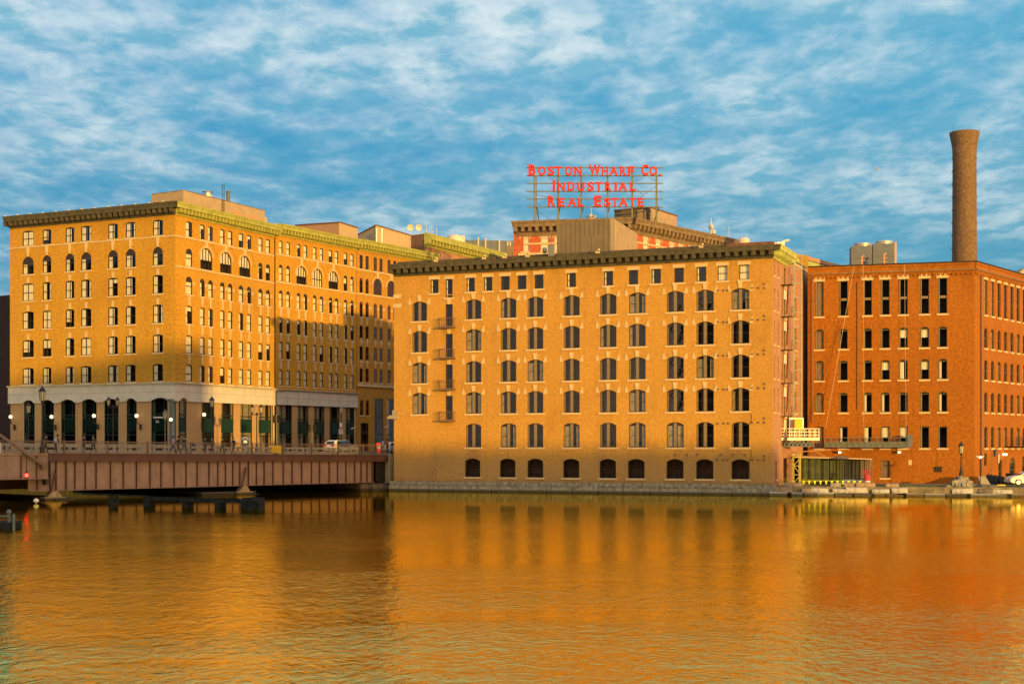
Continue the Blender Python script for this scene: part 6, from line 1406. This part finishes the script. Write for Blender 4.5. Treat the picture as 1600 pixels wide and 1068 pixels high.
for i in range(7): x = -1.0+i*.32; hh = 1.15-.10*i*.6; mb.lathe([(.28, 0), (.34, hh*.4), (.26, hh*.8), (.08, hh)], 8, (x, rr.uniform(-.2, .2), 0))
tag(mb.build('netted_pile', 'net_black', None, (p[0], p[1], .97)), 'black netted pile of material between the leaning slab and the arched doorway', 'pile'); 
p = pt(1561, D=149.5); mb = MB(); mb.box(-.6, .6, -.12, .12, 0, .14); mb.box(-.2, .75, .15, .3, 0, .1); tag(mb.build('yellow_plank', 'yellow', None, (p[0], p[1], .97)), 'yellow planks lying on the quay in front of the netted pile', 'plank')
p = pt(1592, D=154.5); mb = MB(); mb.box(-1.3, 1.4, -.3, .3, 0, 1.15); mb.box(-1.35, 1.45, -.36, .36, 1.15, 1.22); tag(mb.build('black_skip', 'net_black', None, (p[0], p[1], .97)), 'low black container behind the parked saloon car', 'container')
# gull
p = pt(1371.5, 264, 140); mb = MB(); mb.lathe([(.01, -.22), (.07, -.1), (.08, .05), (.03, .2)], 8); 
b_ = len(mb.v)
gv = MB(); 
for s_ in (-1, 1): gv.hexa([(0, -.07, 0), (s_*.28, -.09, .08), (s_*.28, .05, .08), (0, .08, 0), (0, -.07, .025), (s_*.28, -.09, .10), (s_*.28, .05, .10), (0, .08, .025)]); gv.hexa([(s_*.28, -.09, .08), (s_*.55, -.03, .03), (s_*.55, .02, .03), (s_*.28, .05, .08), (s_*.28, -.09, .10), (s_*.55, -.03, .045), (s_*.55, .02, .045), (s_*.28, .05, .10)])
gv.lathe([(.01, -.06), (.06, -.03), (.07, .02), (.02, .06)], 8); gv.box(-.03, .03, -.25, .2, -.03, .03)
tag(gv.build('gull', 'white_paint', None, p, .8), 'tiny white gull flying in the sky left of the chimney', 'bird')

# =====================================================================================  THE BANK BEHIND THE CAMERA (casts the evening shade; two added slabs darken reflections)
structure((lambda m: (m.slab([(-400, -600), (600, -600), (600, -30), (60, 2), (-200, 12), (-380, 110), (-620, 110), (-620, -600)], -2, 3.2), m.build('near_bank_ground', 'pavement'))[-1])(MB()))
sp_, sa_ = Vector((.875, .485, 0)).normalized(), Vector((-.485, .875, 0)).normalized()
def shade_block(name, label, s0, s1, h0, h1, q0_=-60, q1_=-82, mat='brown_brick'):
    P = [sp_*s+sa_*q_ for s, q_ in ((s0, q0_), (s1, q0_), (s1, q1_), (s0, q1_))]
    c_ = P[0]; o = thing(name, label, 'building', (c_.x, c_.y, 3.2)); mb = MB()
    mb.hexa([(p_.x, p_.y, 3) for p_ in P]+[(P[0].x, P[0].y, h0), (P[1].x, P[1].y, h1), (P[2].x, P[2].y, h1), (P[3].x, P[3].y, h0)]); mb.build('walls', mat, o)
    F_ = Facade((P[1].x, P[1].y), (P[0].x, P[0].y)); mb = MB(); nx = int(F_.L/3.5); nz_ = int((min(h0, h1)-5)/3.6)
    for i in range(nx):
        for j in range(nz_): x = (i+.3)*F_.L/nx; mb.box(x, x+1.5, -.05, 0, 5+j*3.6, 7+j*3.6)
    mb.build('window_grid', 'dark_glass', o, F_.A, F_.rz)
shade_block('bank_building', 'brown brick office block on the near bank with the flat roof', 0, 33, 33, 33.2)
shade_block('bank_building', 'unseen tall dark slab added on the near bank to darken window reflections', -330, -.01, 62, 62, mat='dark_brick')  # unseen, added this tall so upper windows mirror dark walls, not sky
shade_block('bank_building', 'unseen very long dark slab added far along the channel bank to darken reflections', -420, -331, 75, 75, 60, 260, mat='dark_brick')  # unseen, added to block bright horizon sky mirrored in the left building's glass
shade_block('bank_building', 'brown brick tower on the near bank with the sloping roof', 33.01, 56.5, 32.8, 36.8, mat='dark_brick')
shade_block('bank_building', 'long low brick shed on the near bank beside the tower', 56.51, 99, 22.0, 18.0, mat='gold')
